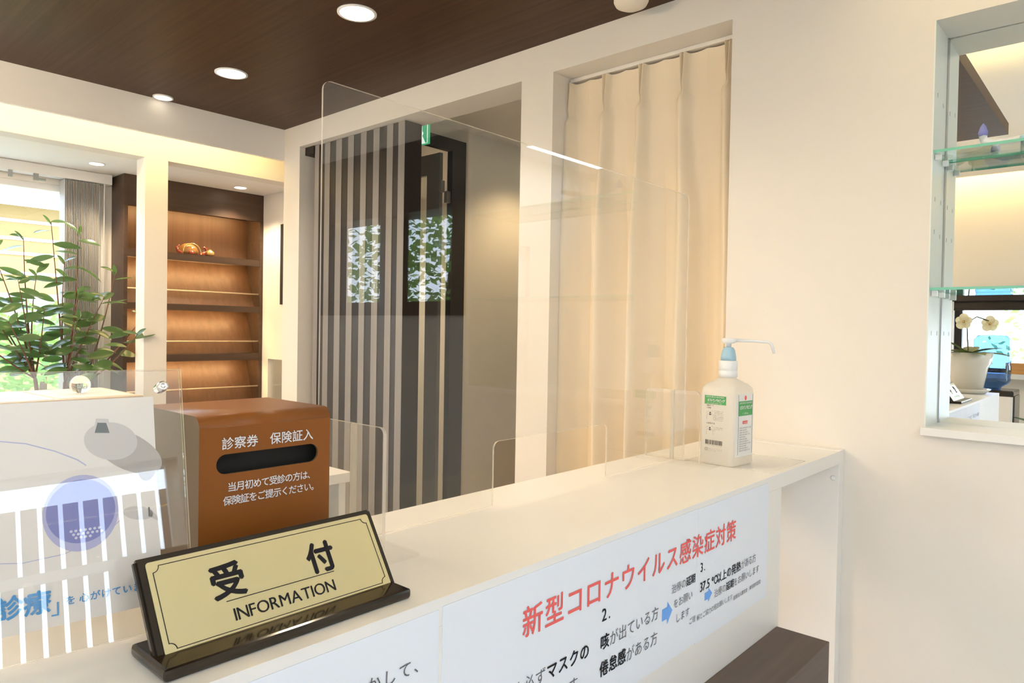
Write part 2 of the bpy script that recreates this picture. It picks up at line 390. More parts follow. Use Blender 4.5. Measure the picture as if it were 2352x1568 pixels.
struct('trim_2', MB().box(-3.5, 2.6, -4.06, -4.04, 2.58, 2.72, M['wall']))

# light strips hidden behind the ceiling edges
def strip(name, label, boxes, cat='cove light'):
    t = thing(name, label, cat, boxes[0][:1] + boxes[0][2:3] + boxes[0][4:5])
    for nm, bx, m in boxes_parts(boxes): MB().box(*bx, m).build(nm, t)
def boxes_parts(bs): return (('housing', bs[0], M['wplastic']), ('diffuser', bs[1], M['cove']))
strip('cove_light', 'warm strip light hidden behind the white edge left of the wooden ceiling', [(-2.668, -2.652, -1.88, 0.02, 2.36, 2.40), (-2.690, -2.668, -1.88, 0.02, 2.365, 2.395)])
strip('cove_light', 'warm strip light along the top of the wooden ceiling edge, seen in the mirror', [(-0.06, 0.03, -1.88, 0.02, 2.395, 2.41), (-0.05, 0.02, -1.88, 0.02, 2.41, 2.425)])
strip('cove_light', 'warm strip light at the top of the far wall, seen in the mirror', [(-3.4, 2.5, -4.09, -4.06, 2.66, 2.70), (-3.4, 2.5, -4.085, -4.065, 2.64, 2.66)])

# window in the alcove
w1 = sempty('window_1', (-3.555, -1.55, 0.4))
f = MB()
for a in ((-2.6, -2.55), (-1.58, -1.53), (-0.55, -0.50)): f.box(-3.585, -3.515, a[0], a[1], 0.4, 2.06, M['white'])
for z in ((0.4, 0.45), (2.03, 2.06)): f.box(-3.585, -3.515, -2.55, -0.55, z[0], z[1], M['white'])
f.build('window_frame', w1); MB().box(-3.553, -3.547, -2.55, -0.55, 0.45, 2.03, M['glass']).build('window_pane', w1)
# window right of the mirror, in the back wall
w2 = sempty('window_2', (1.39, 0.1, 1.46))
f = MB()
for a in ((0.90, 0.965), (1.37, 1.40), (1.815, 1.88)): f.box(a[0], a[1], 0.02, 0.15, 1.43, 2.12, M['lat_dark'])
for z in ((1.43, 1.485), (1.84, 2.12)): f.box(0.965, 1.815, 0.02, 0.15, z[0], z[1], M['lat_dark'])
f.build('window_frame', w2); MB().box(0.965, 1.815, 0.09, 0.096, 1.485, 1.84, M['glass']).build('window_pane', w2)
w3 = sempty('window_3', (0.4, -4.3, 1.12))
f = MB()
for a in ((-0.56, -0.51), (0.10, 0.14), (0.73, 0.78)): f.box(a[0], a[1], -4.33, -4.27, 1.12, 1.70, M['lat_dark'])
for z in ((1.12, 1.15), (1.67, 1.70)): f.box(-0.51, 0.73, -4.33, -4.27, z[0], z[1], M['lat_dark'])
f.build('window_frame', w3); MB().box(-0.51, 0.73, -4.303, -4.297, 1.15, 1.67, M['glass']).build('window_pane', w3)
MB().box(-0.60, 0.82, -4.27, -4.05, 1.085, 1.12, M['white']).build('window_sill', w3)
w4 = sempty('window_4', (2.7, -1.2, 0.3))
f = MB(); y0, y1, z0, z1 = -2.05, -1.2, 0.3, 2.03
for a in ((y0, y0 + 0.05), (y1 - 0.05, y1)): f.box(2.64, 2.71, a[0], a[1], z0, z1, M['white'])
for z in ((z0, z0 + 0.05), (z1 - 0.02, z1)): f.box(2.64, 2.71, y0 + 0.05, y1 - 0.05, z[0], z[1], M['white'])
f.build('window_frame', w4); MB().box(2.672, 2.678, y0 + 0.05, y1 - 0.05, z0 + 0.05, z1 - 0.02, M['glass']).build('window_pane', w4)
w5 = sempty('added_window_5', (1.7, -4.3, 0.2))  # unseen window added to let more daylight onto the counter front
f = MB(); y0, y1, z0, z1 = 0.95, 2.45, 0.2, 1.55
for a in ((y0, y0 + 0.05), (y1 - 0.05, y1)): f.box(a[0], a[1], -4.33, -4.26, z0, z1, M['white'])
for z in ((z0, z0 + 0.05), (z1 - 0.05, z1)): f.box(y0 + 0.05, y1 - 0.05, -4.33, -4.26, z[0], z[1], M['white'])
f.build('window_frame', w5); MB().box(y0 + 0.05, y1 - 0.05, -4.303, -4.297, z0 + 0.05, z1 - 0.05, M['glass']).build('window_pane', w5)

# door in the corridor wall
d1 = sempty('door_1', (-1.95, 0.42, 0))
f = MB(); f.box(-1.968, -1.935, 0.515, 0.605, 0, 2.284, M['blackm']); f.box(-1.968, -1.935, 0.180, 0.515, 2.228, 2.284, M['blackm'])
f.build('door_frame', d1)
lf = MB().holes(1, 0.47, 0.49, -2.62, -1.975, 0.01, 2.218, [(-2.15, -2.066, 0.40, 2.12)], M['doorgrey']).build('door_leaf', d1)
MB().box(-2.15, -2.066, 0.478, 0.482, 0.40, 2.12, M['glass']).build('glass_slit', lf)
for z in (0.3, 1.98):
    MB().box(-1.9748, -1.962, 0.468, 0.492, z + 0.05, z + 0.105, M['grey']).box(-1.965, -1.945, 0.492, 0.5148, z, z + 0.055, M['grey']).build('hinge', d1)

# ------------------------------------------------------------------ mirror niche
mm = thing('wall_mirror', 'frameless mirror filling the back of the white wall niche', 'mirror', (0.525, 0.175, 1.18))
MB().box(0.176, 0.88, 0.169, 0.178, 1.174, 2.0985, M['mirror']).build('mirror_glass', mm)
MB().box(0.171, 0.176, 0.162, 0.178, 1.174, 2.099, M['grey']).build('edge_channel', mm)
f = MB(); f.box(0.170, 0.173, 0.0361, 0.169, 1.174, 2.0999, M['nicheside']); f.box(0.877, 0.880, 0.0361, 0.169, 1.174, 2.0999, M['nicheside']); pass
for px_, z in ((0.07, 1.94), (0.13, 1.93), (0.07, 1.70), (0.13, 1.70), (0.07, 1.625), (0.13, 1.62), (0.07, 1.39), (0.13, 1.39)):
    f.box(0.1728, 0.1736, px_ - 0.0015, px_ + 0.0015, z - 0.005, z + 0.005, M['grey'])
struct('trim_3', f)
struct('trim_4', MB().box(0.165, 0.89, 0.022, 0.169, 1.156, 1.174, M['white'], 0.001))
for z, lb in ((1.805, 'upper green-edged glass shelf across the mirror niche'), (1.492, 'lower green-edged glass shelf across the mirror niche')):
    t = thing('glass_shelf', lb, 'shelf', (0.52, 0.10, z), 'glass shelves in the mirror niche')
    MB().box(0.1735, 0.8765, 0.038, 0.164, z - 0.004, z + 0.002, M['gshelf'], edge=(2, M['gedge'])).build('glass_pane', t)
    for x, sg in ((0.1735, 1), (0.8765, -1)):
        for y in (0.062, 0.14):
            MB().box(min(x, x + sg * 0.012), max(x, x + sg * 0.012), y - 0.006, y + 0.006, z - 0.017, z - 0.0042, M['wplastic'], 0.001).build('support_peg', t)
f = MB(); pts = [(0.26 + 0.035 * i, 0.085 + 0.02 * math.sin(i * 1.3), 1.813 + 0.02 * max(0, math.sin(i * 0.9))) for i in range(12)]
t = thing('white_cable', 'white cable with a blue plug lying on the upper glass shelf', 'cable', (0.26, 0.085, 1.807))
f.tube([(0.262, 0.08, 1.834), (0.264, 0.082, 1.823), (0.278, 0.085, 1.8165), (0.31, 0.09, 1.816), (0.36, 0.085, 1.820), (0.42, 0.08, 1.830), (0.5, 0.09, 1.85)], 0.0085, M['wplastic']); f.build('cord', t)
MB().lathe([(0.009, 0), (0.0095, 0.008), (0.006, 0.020), (0.001, 0.028)], (0.262, 0.08, 1.833), M['pic_blue'], 12).build('plug', t)
t = tag(MB().box(0.33, 0.45, 0.07, 0.13, 1.8075, 1.822, M['bluecap'], 0.004).build('small_blue_case'), 'small blue case beside the cable on the upper glass shelf', 'case')

# ------------------------------------------------------------------ reception counter
ct = thing('reception_counter', 'long white reception counter with papers taped to its front', 'counter', (-0.15, -1.0, 0))
MB().box(-0.3114, 0.0, -2.2, -0.0005, 1.070, 1.100, M['white'], 0.0004).build('countertop', ct)
MB().box(-0.022, 0.0, -2.2, -0.368, 0.0, 1.0699, M['white']).build('front_panel', ct)
MB().box(-0.3114, 0.0, 0.0, 0.0355, 0.0, 1.1015, M['white'], 0.001).build('end_panel', ct)
MB().box(-0.3114, -0.0225, -2.2, -2.18, 0.0, 1.0698, M['white']).build('end_panel', ct)
MB().lathe([(0.006, 0), (0.006, 0.003), (0.004, 0.005)], (-0.013, -0.0002, 1.034), M['wplastic'], 20, (0, -1, 0)).build('screw_cap', ct)
o = MB().box(0.0, 0.103, -2.2, -0.376, 0.70, 0.789, M['bench'], 0.0015).build('bag_shelf', ct); o['label'] = 'dark wooden bag shelf'

# printed sheets on the counter front: local axes y (right) and z (up)
RY = (0, 1, 0); UZ = (0, 0, 1)
GS = 'printed notice sheets on the counter front'
def sheet(y0, y1, z0, z1, dx, label, tilt=0.0):
    o = MB()
    o.box(0.0002, 0.0002 + dx, y0, y1, z0, z1, M['paper'])
    return tag(o.build('notice_sheet'), label, 'paper sheet', GS)
s1 = sheet(-1.62, -1.3042, 0.868, 1.0885, 0.0007, 'white notice sheet on the counter front, nearest to the gold sign')
s2 = sheet(-1.299, -1.0118, 0.868, 1.0905, 0.0009, 'white notice sheet with large red lettering, numbered 1, under the bare counter stretch')
s3 = sheet(-1.0128, -0.7305, 0.869, 1.0915, 0.0007, 'white notice sheet numbered 2 about coughs, with a blue arrow')
s4 = sheet(-0.7315, -0.4365, 0.8665, 1.0905, 0.0009, 'white notice sheet numbered 3 about fever, rightmost on the counter front')
X1 = 0.0013
def at(y, z): return (X1, y, z)
TITLE = '新型コロナウイルス感染症対策'
tp = 0.5911 / 14
for sh, rng in ((s2, range(0, 4)), (s3, range(4, 10)), (s4, range(10, 14))):
    b = MB()
    for i in rng: letters(b, TITLE[i], at(-1.1722 + tp * i, 1.0183 - 0.0045 * i / 14), RY, UZ, 0.0400, 0, M['red'], 0.012)
    b.build('title_lettering', sh)
b = MB()
letters(b, 'お願いいたします', at(-1.60, 1.0345), RY, UZ, 0.0175, 0.0195, M['inkg'], 0.0)
letters(b, '生かして、', at(-1.4165, 1.0345), RY, UZ, 0.0175, 0.0195, M['inkg'], 0.004)
b.build('text_line', s1)
b = MB()
letters(b, '1.', at(-1.281, 0.980), RY, UZ, 0.026, 0.016, M['ink'], 0.01)
b.build('text_line', s2)
b = MB()
letters(b, 'ご来院時は必ず', at(-1.2820, 0.9500), RY, UZ, 0.0215, 0.0226, M['inkg'], -0.004)
letters(b, 'マスクの', at(-1.1245, 0.9500), RY, UZ, 0.0222, 0.0230, M['ink'], 0.018)
b.build('text_line', s2)
b = MB()
letters(b, '着用をお願いします', at(-1.26, 0.915), RY, UZ, 0.0215, 0.0226, M['inkg'], -0.004)
b.build('text_line', s2)
b = MB()
letters(b, '2.', at(-1.0060, 0.9865), RY, UZ, 0.0245, 0.016, M['ink'], 0.006)
b.build('text_line', s3)
b = MB()
letters(b, '咳', at(-1.0085, 0.9490), RY, UZ, 0.0222, 0.0222, M['ink'], 0.018)
letters(b, 'が出ている方', at(-0.9862, 0.9480), RY, UZ, 0.0222, 0.0222, M['inkg'], -0.004)
b.build('text_line', s3)
b = MB()
letters(b, '倦怠感', at(-1.0092, 0.9125), RY, UZ, 0.0222, 0.0220, M['ink'], 0.018)
letters(b, 'がある方', at(-0.9430, 0.9105), RY, UZ, 0.0222, 0.0220, M['inkg'], -0.004)
b.build('text_line', s3)
b = MB()
letters(b, '治療の', at(-0.8155, 0.9735), RY, UZ, 0.0160, 0.0158, M['inkg'], -0.004)
letters(b, '延期', at(-0.7680, 0.9735), RY, UZ, 0.0160, 0.0158, M['ink'], 0.014)
b.build('text_line', s3)
b = MB()
letters(b, 'をお願い', at(-0.8080, 0.9485), RY, UZ, 0.0160, 0.0158, M['inkg'], -0.004)
b.build('text_line', s3)
b = MB()
letters(b, 'します', at(-0.8010, 0.9235), RY, UZ, 0.0160, 0.0158, M['inkg'], -0.004)
b.build('text_line', s3)
b = MB()
letters(b, 'ご理', at(-0.7560, 0.9070), RY, UZ, 0.0115, 0.0115, M['inkg'], -0.004)
b.build('text_line', s3)
def arrow(sh, y0, y1, zc, h):
    t = h * 0.27; ym = y0 + (y1 - y0) * 0.5
    MB().prism([at(y0, zc - t), at(ym, zc - t), at(ym, zc - h / 2), at(y1, zc), at(ym, zc + h / 2), at(ym, zc + t), at(y0, zc + t)], (0.0003, 0, 0), M['bluearrow']).build('blue_arrow', sh)
arrow(s3, -0.8420, -0.8110, 0.9470, 0.034)
b = MB()
letters(b, '3.', at(-0.7200, 0.9835), RY, UZ, 0.0215, 0.013, M['ink'], 0.0)
b.build('text_line', s4)
b = MB()
latin(b, '37.5', at(-0.7190, 0.9500), RY, UZ, 0.0225, M['ink'], 0.012, 0.07)
letters(b, '℃以上の発熱', at(-0.6775, 0.9500), RY, UZ, 0.0195, 0.0196, M['ink'], 0.012)
letters(b, 'がある方', at(-0.5590, 0.9500), RY, UZ, 0.0180, 0.0164, M['inkg'], -0.004)
b.build('text_line', s4)
b = MB()
letters(b, '治療の', at(-0.6680, 0.9270), RY, UZ, 0.0162, 0.0160, M['inkg'], -0.004)
letters(b, '延期', at(-0.6200, 0.9270), RY, UZ, 0.0162, 0.0160, M['ink'], 0.014)
letters(b, 'をお願いします', at(-0.5880, 0.9265), RY, UZ, 0.0162, 0.0160, M['inkg'], -0.004)
b.build('text_line', s4)
b = MB()
letters(b, '解とご協力の程お願いします', at(-0.7290, 0.9050), RY, UZ, 0.0112, 0.01045, M['inkg'], -0.004)
b.build('text_line', s4)
b = MB()
letters(b, '医療法人慶信会　東垣歯科医院', at(-0.5890, 0.9010), RY, UZ, 0.0088, 0.00865, M['inkg'], 0.0)
b.build('text_line', s4)
arrow(s4, -0.7010, -0.6740, 0.9375, 0.024)

# ------------------------------------------------------------------ gold reception sign
sg = thing('reception_sign', 'gold tabletop reception sign on a black base at the counter edge', 'sign', (-0.055, -1.448, 1.1))
MB().box(-0.092, -0.0215, -1.572, -1.323, 1.1002, 1.1105, M['black'], 0.003).build('base', sg)
SR = Vector((0, 1, 0)); SU = Vector((-0.5593, 0, 0.8290)); SN = SR.cross(SU)
def sp(s, t, d=0.0): return Vector((-0.046, -1.565, 1.103)) + SR * s + SU * t + SN * d
f = MB(); f.prism([sp(-0.003, 0.004, -0.0095), sp(0.2445, 0.004, -0.0095), sp(0.2445, 0.0925, -0.0095), sp(-0.003, 0.0925, -0.0095)], SN * 0.009, M['black'])
bmesh.ops.bevel(f.bm, geom=list(f.bm.edges), offset=0.0025, segments=2, affect='EDGES')
o = f.build('backing_plate', sg)
pl = MB().prism([sp(u, v) for u, v in round_rect(0.0048, 0.2372, 0.0065, 0.0868, 0.003)], SN * 0.001, M['gold']).build('name_plate', sg); pl['label'] = 'gold name plate'
def stroke(b, pts, w, m, d, closed=True):
    n = len(pts)
    for i in range(n if closed else n - 1):
        a = Vector((*pts[i], 0)); c = Vector((*pts[(i + 1) % n], 0)); t = (c - a).normalized(); k = Vector((-t.y, t.x, 0)) * w / 2; e = t * w / 2
        b.face([sp(*(q.x, q.y), d) for q in (a - k - e, c - k + e, c + k + e, a + k - e)], m)
b = MB(); u0, u1, v0, v1, r = 0.0095, 0.2325, 0.0105, 0.0825, 0.0055
bd = arc(u0, v0, r, PI / 2, 0, 6) + arc(u1, v0, r, PI, PI / 2, 6) + arc(u1, v1, r, 1.5 * PI, PI, 6) + arc(u0, v1, r, 0, -PI / 2, 6)
stroke(b, bd, 0.0006, M['ink'], 0.0014); stroke(b, [(0.0643, 0.0364), (0.1761, 0.0364)], 0.0007, M['ink'], 0.0014, False)
b.build('border_line', pl)
b = MB(); letters(b, '受', sp(0.0533, 0.0422), SR, SU, 0.0335, 0, M['ink'], 0.030, lift=0.0014); b.build('kanji_lettering', pl); b = MB(); letters(b, '付', sp(0.1510, 0.0416), SR, SU, 0.0325, 0, M['ink'], 0.030, lift=0.0014)
b.build('kanji_lettering', pl); b = MB()
latin(b, 'INFORMATION', sp(0.0680, 0.0178), SR, SU, 0.0160, M['ink'], 0.002, 0.085, lift=0.0014)
b.build('lettering', pl)

# ------------------------------------------------------------------ brown card box
bx = thing('card_drop_box', 'brown metal card drop box with a slot, behind the gold sign', 'box', (-0.22, -1.414, 1.1))
b = MB()
prof = [(-0.290, 1.1005), (-0.290, 1.290)] + [(-0.150 - 0.012 + 0.012 * math.sin(a), 1.278 + 0.012 * math.cos(a)) for a in [PI / 2 * i / 8 for i in range(9)]] + [(-0.150, 1.1005)]
ya, yb = -1.489, -1.339
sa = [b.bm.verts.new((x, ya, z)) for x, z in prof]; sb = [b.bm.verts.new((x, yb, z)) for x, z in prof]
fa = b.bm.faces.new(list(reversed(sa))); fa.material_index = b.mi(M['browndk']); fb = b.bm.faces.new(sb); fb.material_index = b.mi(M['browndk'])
for i in range(len(prof)):
    j = (i + 1) % len(prof)
    if i in (len(prof) - 2, len(prof) - 1): continue       # the front with its slot is built below; the underside stays open
    q = b.bm.faces.new((sa[i], sa[j], sb[j], sb[i])); q.material_index = b.mi(M['brown']); q.smooth = True
# front: a sheet with a rounded slot, as a ring of quads between slot outline and front outline
sl = round_rect(-1.4715, -1.3545, 1.2300, 1.2502, 0.0100, 8)
cx, cz = -1.413, 1.2401
def onrect(u, v):
    du, dv = u - cx, v - cz
    ks = [((yb if du > 0 else ya) - cx) / du if abs(du) > 1e-9 else 9e9, ((1.278 if dv > 0 else 1.1005) - cz) / dv if abs(dv) > 1e-9 else 9e9]
    k = min(ks); return (cx + du * k, cz + dv * k)
cor = [(ya, 1.1005), (yb, 1.1005), (yb, 1.278), (ya, 1.278)]
import itertools
angs = sorted([(math.atan2(v - cz, u - cx), (u, v)) for u, v in sl])
def slot_at(a):
    # slot outline point in direction a
    best = None
    for (a0, p0), (a1, p1) in zip(angs, angs[1:] + [(angs[0][0] + 2 * PI, angs[0][1])]):
        aa = a if a >= angs[0][0] else a + 2 * PI
        if a0 <= aa <= a1 + 1e-12:
            d = (math.cos(a), math.sin(a)); ex, ey = p1[0] - p0[0], p1[1] - p0[1]
            den = d[0] * ey - d[1] * ex
            if abs(den) < 1e-12: return p0
            k = ((p0[0] - cx) * ey - (p0[1] - cz) * ex) / den
            return (cx + d[0] * k, cz + d[1] * k)
    return angs[0][1]
aset = sorted({round(a, 7) for a, _ in angs} | {round(math.atan2(v - cz, u - cx), 7) for u, v in cor})
inn = [slot_at(a) for a in aset]; outp = [onrect(cx + math.cos(a), cz + math.sin(a)) for a in aset]
vi = [b.bm.verts.new((-0.150, *p)) for p in inn]; vo = [b.bm.verts.new((-0.150, *p)) for p in outp]; vd = [b.bm.verts.new((-0.153, *p)) for p in inn]
for i in range(len(aset)):
    j = (i + 1) % len(aset)
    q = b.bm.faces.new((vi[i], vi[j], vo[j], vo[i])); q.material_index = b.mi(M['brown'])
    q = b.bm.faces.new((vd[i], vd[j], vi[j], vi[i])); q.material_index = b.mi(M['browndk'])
bmesh.ops.recalc_face_normals(b.bm, faces=b.bm.faces)
b.build('body', bx)
MB().box(-0.287, -0.170, ya + 0.004, yb - 0.004, 1.102, 1.272, M['dark']).build('slot_shade_block', bx)  # solid black block, painting the shade inside the slot
b = MB()
def bt(s, y0, z, em, pitch, bold=0.010):
    letters(b, s, (-0.150, y0, z), RY, UZ, em, pitch, M['wletter'], bold)
bt('診察券', -1.4665, 1.2562, 0.0132, 0.0132); b.build('text_line', bx); b = MB(); bt('保険証入', -1.4137, 1.2562, 0.0132, 0.0132); b.build('text_line', bx); b = MB()
bt('当月初めて受診の方は、', -1.4600, 1.2125, 0.0100, 0.0092); b.build('text_line', bx); b = MB()
bt('保険証をご提示ください。', -1.4645, 1.1988, 0.0100, 0.0092); b.build('text_line', bx)

# ------------------------------------------------------------------ acrylic poster stand
hs = thing('poster_stand', 'clear acrylic stand holding a poster of a dental lamp, left of the gold sign', 'poster stand', (-0.13, -1.65, 1.1))
HR = Vector((0.1451, 0.9894, 0.0)); HU = Vector((-0.2243, 0.0329, 0.974)); HN = Vector((0.9636, -0.1413, 0.2267)); HO = Vector((-0.110, -1.505, 1.1028))
def hp(s, t, d=0.0): return HO + HR * s + HU * t + HN * d
for nm, d in (('front_plate', -0.0035), ('back_plate', -0.0105)):
    MB().prism([hp(u, v, d) for u, v in ((-0.325, 0.001), (-0.004, 0.001), (-0.004, 0.241), (-0.325, 0.241))], HN * 0.0035, M['acr'], M['acr_edge'] if nm == 'front_plate' else M['acr']).build(nm, hs)
po = MB().prism([hp(u, v, -0.0060) for u, v in ((-0.300, 0.022), (-0.029, 0.025), (-0.029, 0.2155), (-0.300, 0.2135))], HN * 0.0006, M['pic_bg']).build('poster', hs)
def hface(b, pts, m, d): b.face([hp(u, v, -0.0052 + d) for u, v in pts], m)
b = MB()
def disc(cu, cv, ru, rv, m, d, n=36, rot=0.0):
    hface(b, [(cu + ru * math.cos(2 * PI * i / n) * math.cos(rot) - rv * math.sin(2 * PI * i / n) * math.sin(rot), cv + ru * math.cos(2 * PI * i / n) * math.sin(rot) + rv * math.sin(2 * PI * i / n) * math.cos(rot)) for i in range(n)], m, d)
disc(-0.052, 0.165, 0.032, 0.016, M['pic_grey'], 0.00005, rot=-0.6); disc(-0.066, 0.176, 0.022, 0.017, M['pic_lgrey'], 0.0001, rot=-0.3)
hface(b, [(-0.0805, 0.1835), (-0.0665, 0.1825), (-0.0675, 0.1965), (-0.0775, 0.1975)], M['pic_lgrey'], 0.00015)
hface(b, [(-0.0790, 0.1845), (-0.0670, 0.1835), (-0.0695, 0.1930), (-0.0765, 0.1937)], M['pic_dark'], 0.0002)
disc(-0.036, 0.152, 0.0085, 0.016, M['pic_grey'], 0.0001, rot=-0.2)
disc(-0.0912, 0.1150, 0.0290, 0.0330, M['pic_lblue'], 0.00005); disc(-0.0912, 0.1165, 0.0265, 0.0275, M['pic_blue'], 0.0001)
for i in range(7):
    for j in range(3 - (i > 4) - (i < 1)): disc(-0.0995 + i * 0.0036 + (j % 2) * 0.0018, 0.1000 - j * 0.0030, 0.0012, 0.0012, M['pic_dot'], 0.00015, 8)
disc(-0.046, 0.108, 0.013, 0.006, M['pic_lgrey'], 0.0001, rot=-0.25); hface(b, [(-0.0370, 0.1035), (-0.0300, 0.0985), (-0.0300, 0.1025), (-0.0370, 0.1110)], M['pic_lgrey'], 0.0001)
hface(b, [(-0.0378, 0.1035), (-0.0365, 0.1035), (-0.0365, 0.1120), (-0.0378, 0.1120)], M['pic_dark'], 0.00015)
def hline(pts, w, m, d):
    for a, c in zip(pts, pts[1:]):
        a = Vector((*a, 0)); c = Vector((*c, 0)); t = (c - a).normalized(); k = Vector((-t.y, t.x, 0)) * w / 2
        hface(b, [tuple((q)[:2]) for q in (a - k, c - k, c + k, a + k)], m, d)
hline([(-0.200, 0.170), (-0.170, 0.182), (-0.149, 0.1829), (-0.131, 0.1794), (-0.110, 0.171), (-0.093, 0.1616), (-0.0865, 0.1559)], 0.0009, M['pic_lblue'], 0.0001)
hline([(-0.200, 0.105), (-0.165, 0.085), (-0.135, 0.080), (-0.105, 0.082), (-0.075, 0.092), (-0.06, 0.105)], 0.0006, M['pic_lblue'], 0.0001)
b.build('printed_picture', po)
b = MB()
letters(b, '診療', hp(-0.1545, 0.0385, -0.0052), HR, HU, 0.0200, 0.0195, M['bluetext'], 0.03); letters(b, '安全な', hp(-0.216, 0.0385, -0.0052), HR, HU, 0.0200, 0.0195, M['bluetext'], 0.03)
letters(b, '」', hp(-0.1160, 0.0340, -0.0052), HR, HU, 0.0170, 0.0140, M['bluetext'], 0.0)
letters(b, 'を', hp(-0.1052, 0.0400, -0.0052), HR, HU, 0.0078, 0.0078, M['bluetext'], 0.014); letters(b, '心がけています', hp(-0.0952, 0.0400, -0.0052), HR, HU, 0.0080, 0.0083, M['bluetext'], 0.014)
b.build('blue_lettering', po)
for u, v in ((-0.022, 0.224), (-0.310, 0.224), (-0.022, 0.012), (-0.310, 0.012)):
    MB().lathe([(0.0050, -0.012), (0.0050, 0.004), (0.0040, 0.006), (0.0018, 0.006), (0.0016, 0.002)], hp(u, v, 0.0), M['chrome'], 20, HN).build('stud', hs)
MB().prism([hp(-0.165, 0.16, -0.0106), hp(-0.135, 0.16, -0.0106), Vector((-0.235, -1.645, 1.1003)), Vector((-0.240, -1.680, 1.1003))], (0.003, 0, 0.0), M['acr'], M['acr_edge']).build('prop', hs)

# ------------------------------------------------------------------ acrylic partition on the counter
ap = thing('acrylic_partition', 'clear acrylic partition with a pass-through cut-out standing along the counter', 'partition', (-0.22, -0.84, 1.1))
r = 0.012
outl = arc(-1.309 + r, 1.686 - r, r, PI, PI / 2, 5) + arc(-0.368 - r, 1.686 - r, r, PI / 2, 0, 5) + [(-0.368, 1.1025)] + [(-0.676, 1.1025)] + arc(-0.676 - r, 1.204 - r, r, 0, PI / 2, 5) + arc(-0.991 + r, 1.204 - r, r, PI / 2, PI, 5) + [(-0.991, 1.1025), (-1.309, 1.1025)]
MB().prism([(-0.2215, u, v) for u, v in outl], (0.003, 0, 0), M['acr'], M['acr_edge']).build('panel', ap)
for y in (-1.256, -0.422):
    ft = MB().prism([(u, y - 0.0025, v) for u, v in round_rect(-0.285, -0.155, 1.1055, 1.257, 0.010, 5, (0, 0, 1, 1))], (0, 0.005, 0), M['acr'], M['acr_edge']).build('foot', ap)
    MB().box(-0.2235, -0.2165, y - 0.0032, y + 0.0032, 1.1055, 1.2565, M['acr_edge'], 0.0005).build('glued_seam', ft)
    MB().box(-0.295, -0.118, y - 0.026, y + 0.026, 1.1005, 1.1053, M['film'], edge=(2, M['acr'])).build('foot_plate', ft)
mt = tag(MB().box(-0.205, -0.0120, -0.394, -0.20, 1.1003, 1.1012, M['film'], edge=(2, M['acr_edge'])).build('clear_mat'), 'thin clear mat under the sanitizer bottle', 'mat')

# ------------------------------------------------------------------ sanitizer bottle
sb_ = thing('sanitizer_bottle', 'milky square hand sanitizer bottle with long white pump nozzle', 'bottle', (-0.127, -0.352, 1.1012))
BA = math.radians(-6)
BQ = Matrix.Rotation(BA, 3, 'Z'); BO = Vector((-0.127, -0.352, 1.1013))
def bp(x, y, z): return BO + BQ @ Vector((x, y, z))
b = MB(); rings = []
def sq_ring(h, hw, hd, r):
    return [b.bm.verts.new(bp(u, v, h)) for u, v in round_rect(-hw, hw, -hd, hd, r, 4)]
lv = [(0.0, 0.037, 0.042, 0.008), (0.004, 0.040, 0.045, 0.009), (0.150, 0.040, 0.045, 0.009), (0.162, 0.0385, 0.0435, 0.010), (0.170, 0.034, 0.038, 0.012), (0.180, 0.022, 0.022, 0.018), (0.184, 0.0165, 0.0165, 0.0155), (0.192, 0.0165, 0.0165, 0.0155)]
for a in lv: rings.append(sq_ring(*a))
for a, c in zip(rings, rings[1:]):
    n = len(a)
    for i in range(n):
        q = b.bm.faces.new((a[i], a[(i + 1) % n], c[(i + 1) % n], c[i])); q.material_index = b.mi(M['bottle']); q.smooth = True
for g in (rings[0], rings[-1]):
    q = b.bm.faces.new(g); q.material_index = b.mi(M['bottle'])
bmesh.ops.recalc_face_normals(b.bm, faces=b.bm.faces)
bo = b.build('body', sb_)
MB().lathe([(0.0195, 0), (0.0195, 0.012), (0.018, 0.014), (0.0185, 0.015), (0.0195, 0.016), (0.0195, 0.034), (0.017, 0.0355)], bp(0, 0, 0.186), M['wplastic'], 28).build('screw_cap', sb_)
o = MB().lathe([(0.0162, 0), (0.0160, 0.008), (0.0135, 0.022), (0.010, 0.028), (0.006, 0.029)], bp(0, 0, 0.2215), M['bluecap'], 28).build('pump_collar', sb_); o['label'] = 'light blue pump collar'
hd = MB().lathe([(0.0055, 0), (0.0055, 0.008), (0.014, 0.010), (0.0155, 0.014), (0.015, 0.019), (0.012, 0.0205)], bp(0, 0, 0.2495), M['wplastic'], 24).build('pump_head', sb_)
NZ = Vector((0.83, 0.55, 0)).normalized(); p0 = bp(0, 0, 0.2655)
MB().tube([p0 + NZ * 0.012, p0 + NZ * 0.05 + Vector((0, 0, -0.0008)), p0 + NZ * 0.082 + Vector((0, 0, -0.0025)), p0 + NZ * 0.089 + Vector((0, 0, -0.008)), p0 + NZ * 0.0945 + Vector((0, 0, -0.027))], [0.0036, 0.0034, 0.0034, 0.0036, 0.0030], M['wplastic'], 12).build('nozzle', hd)
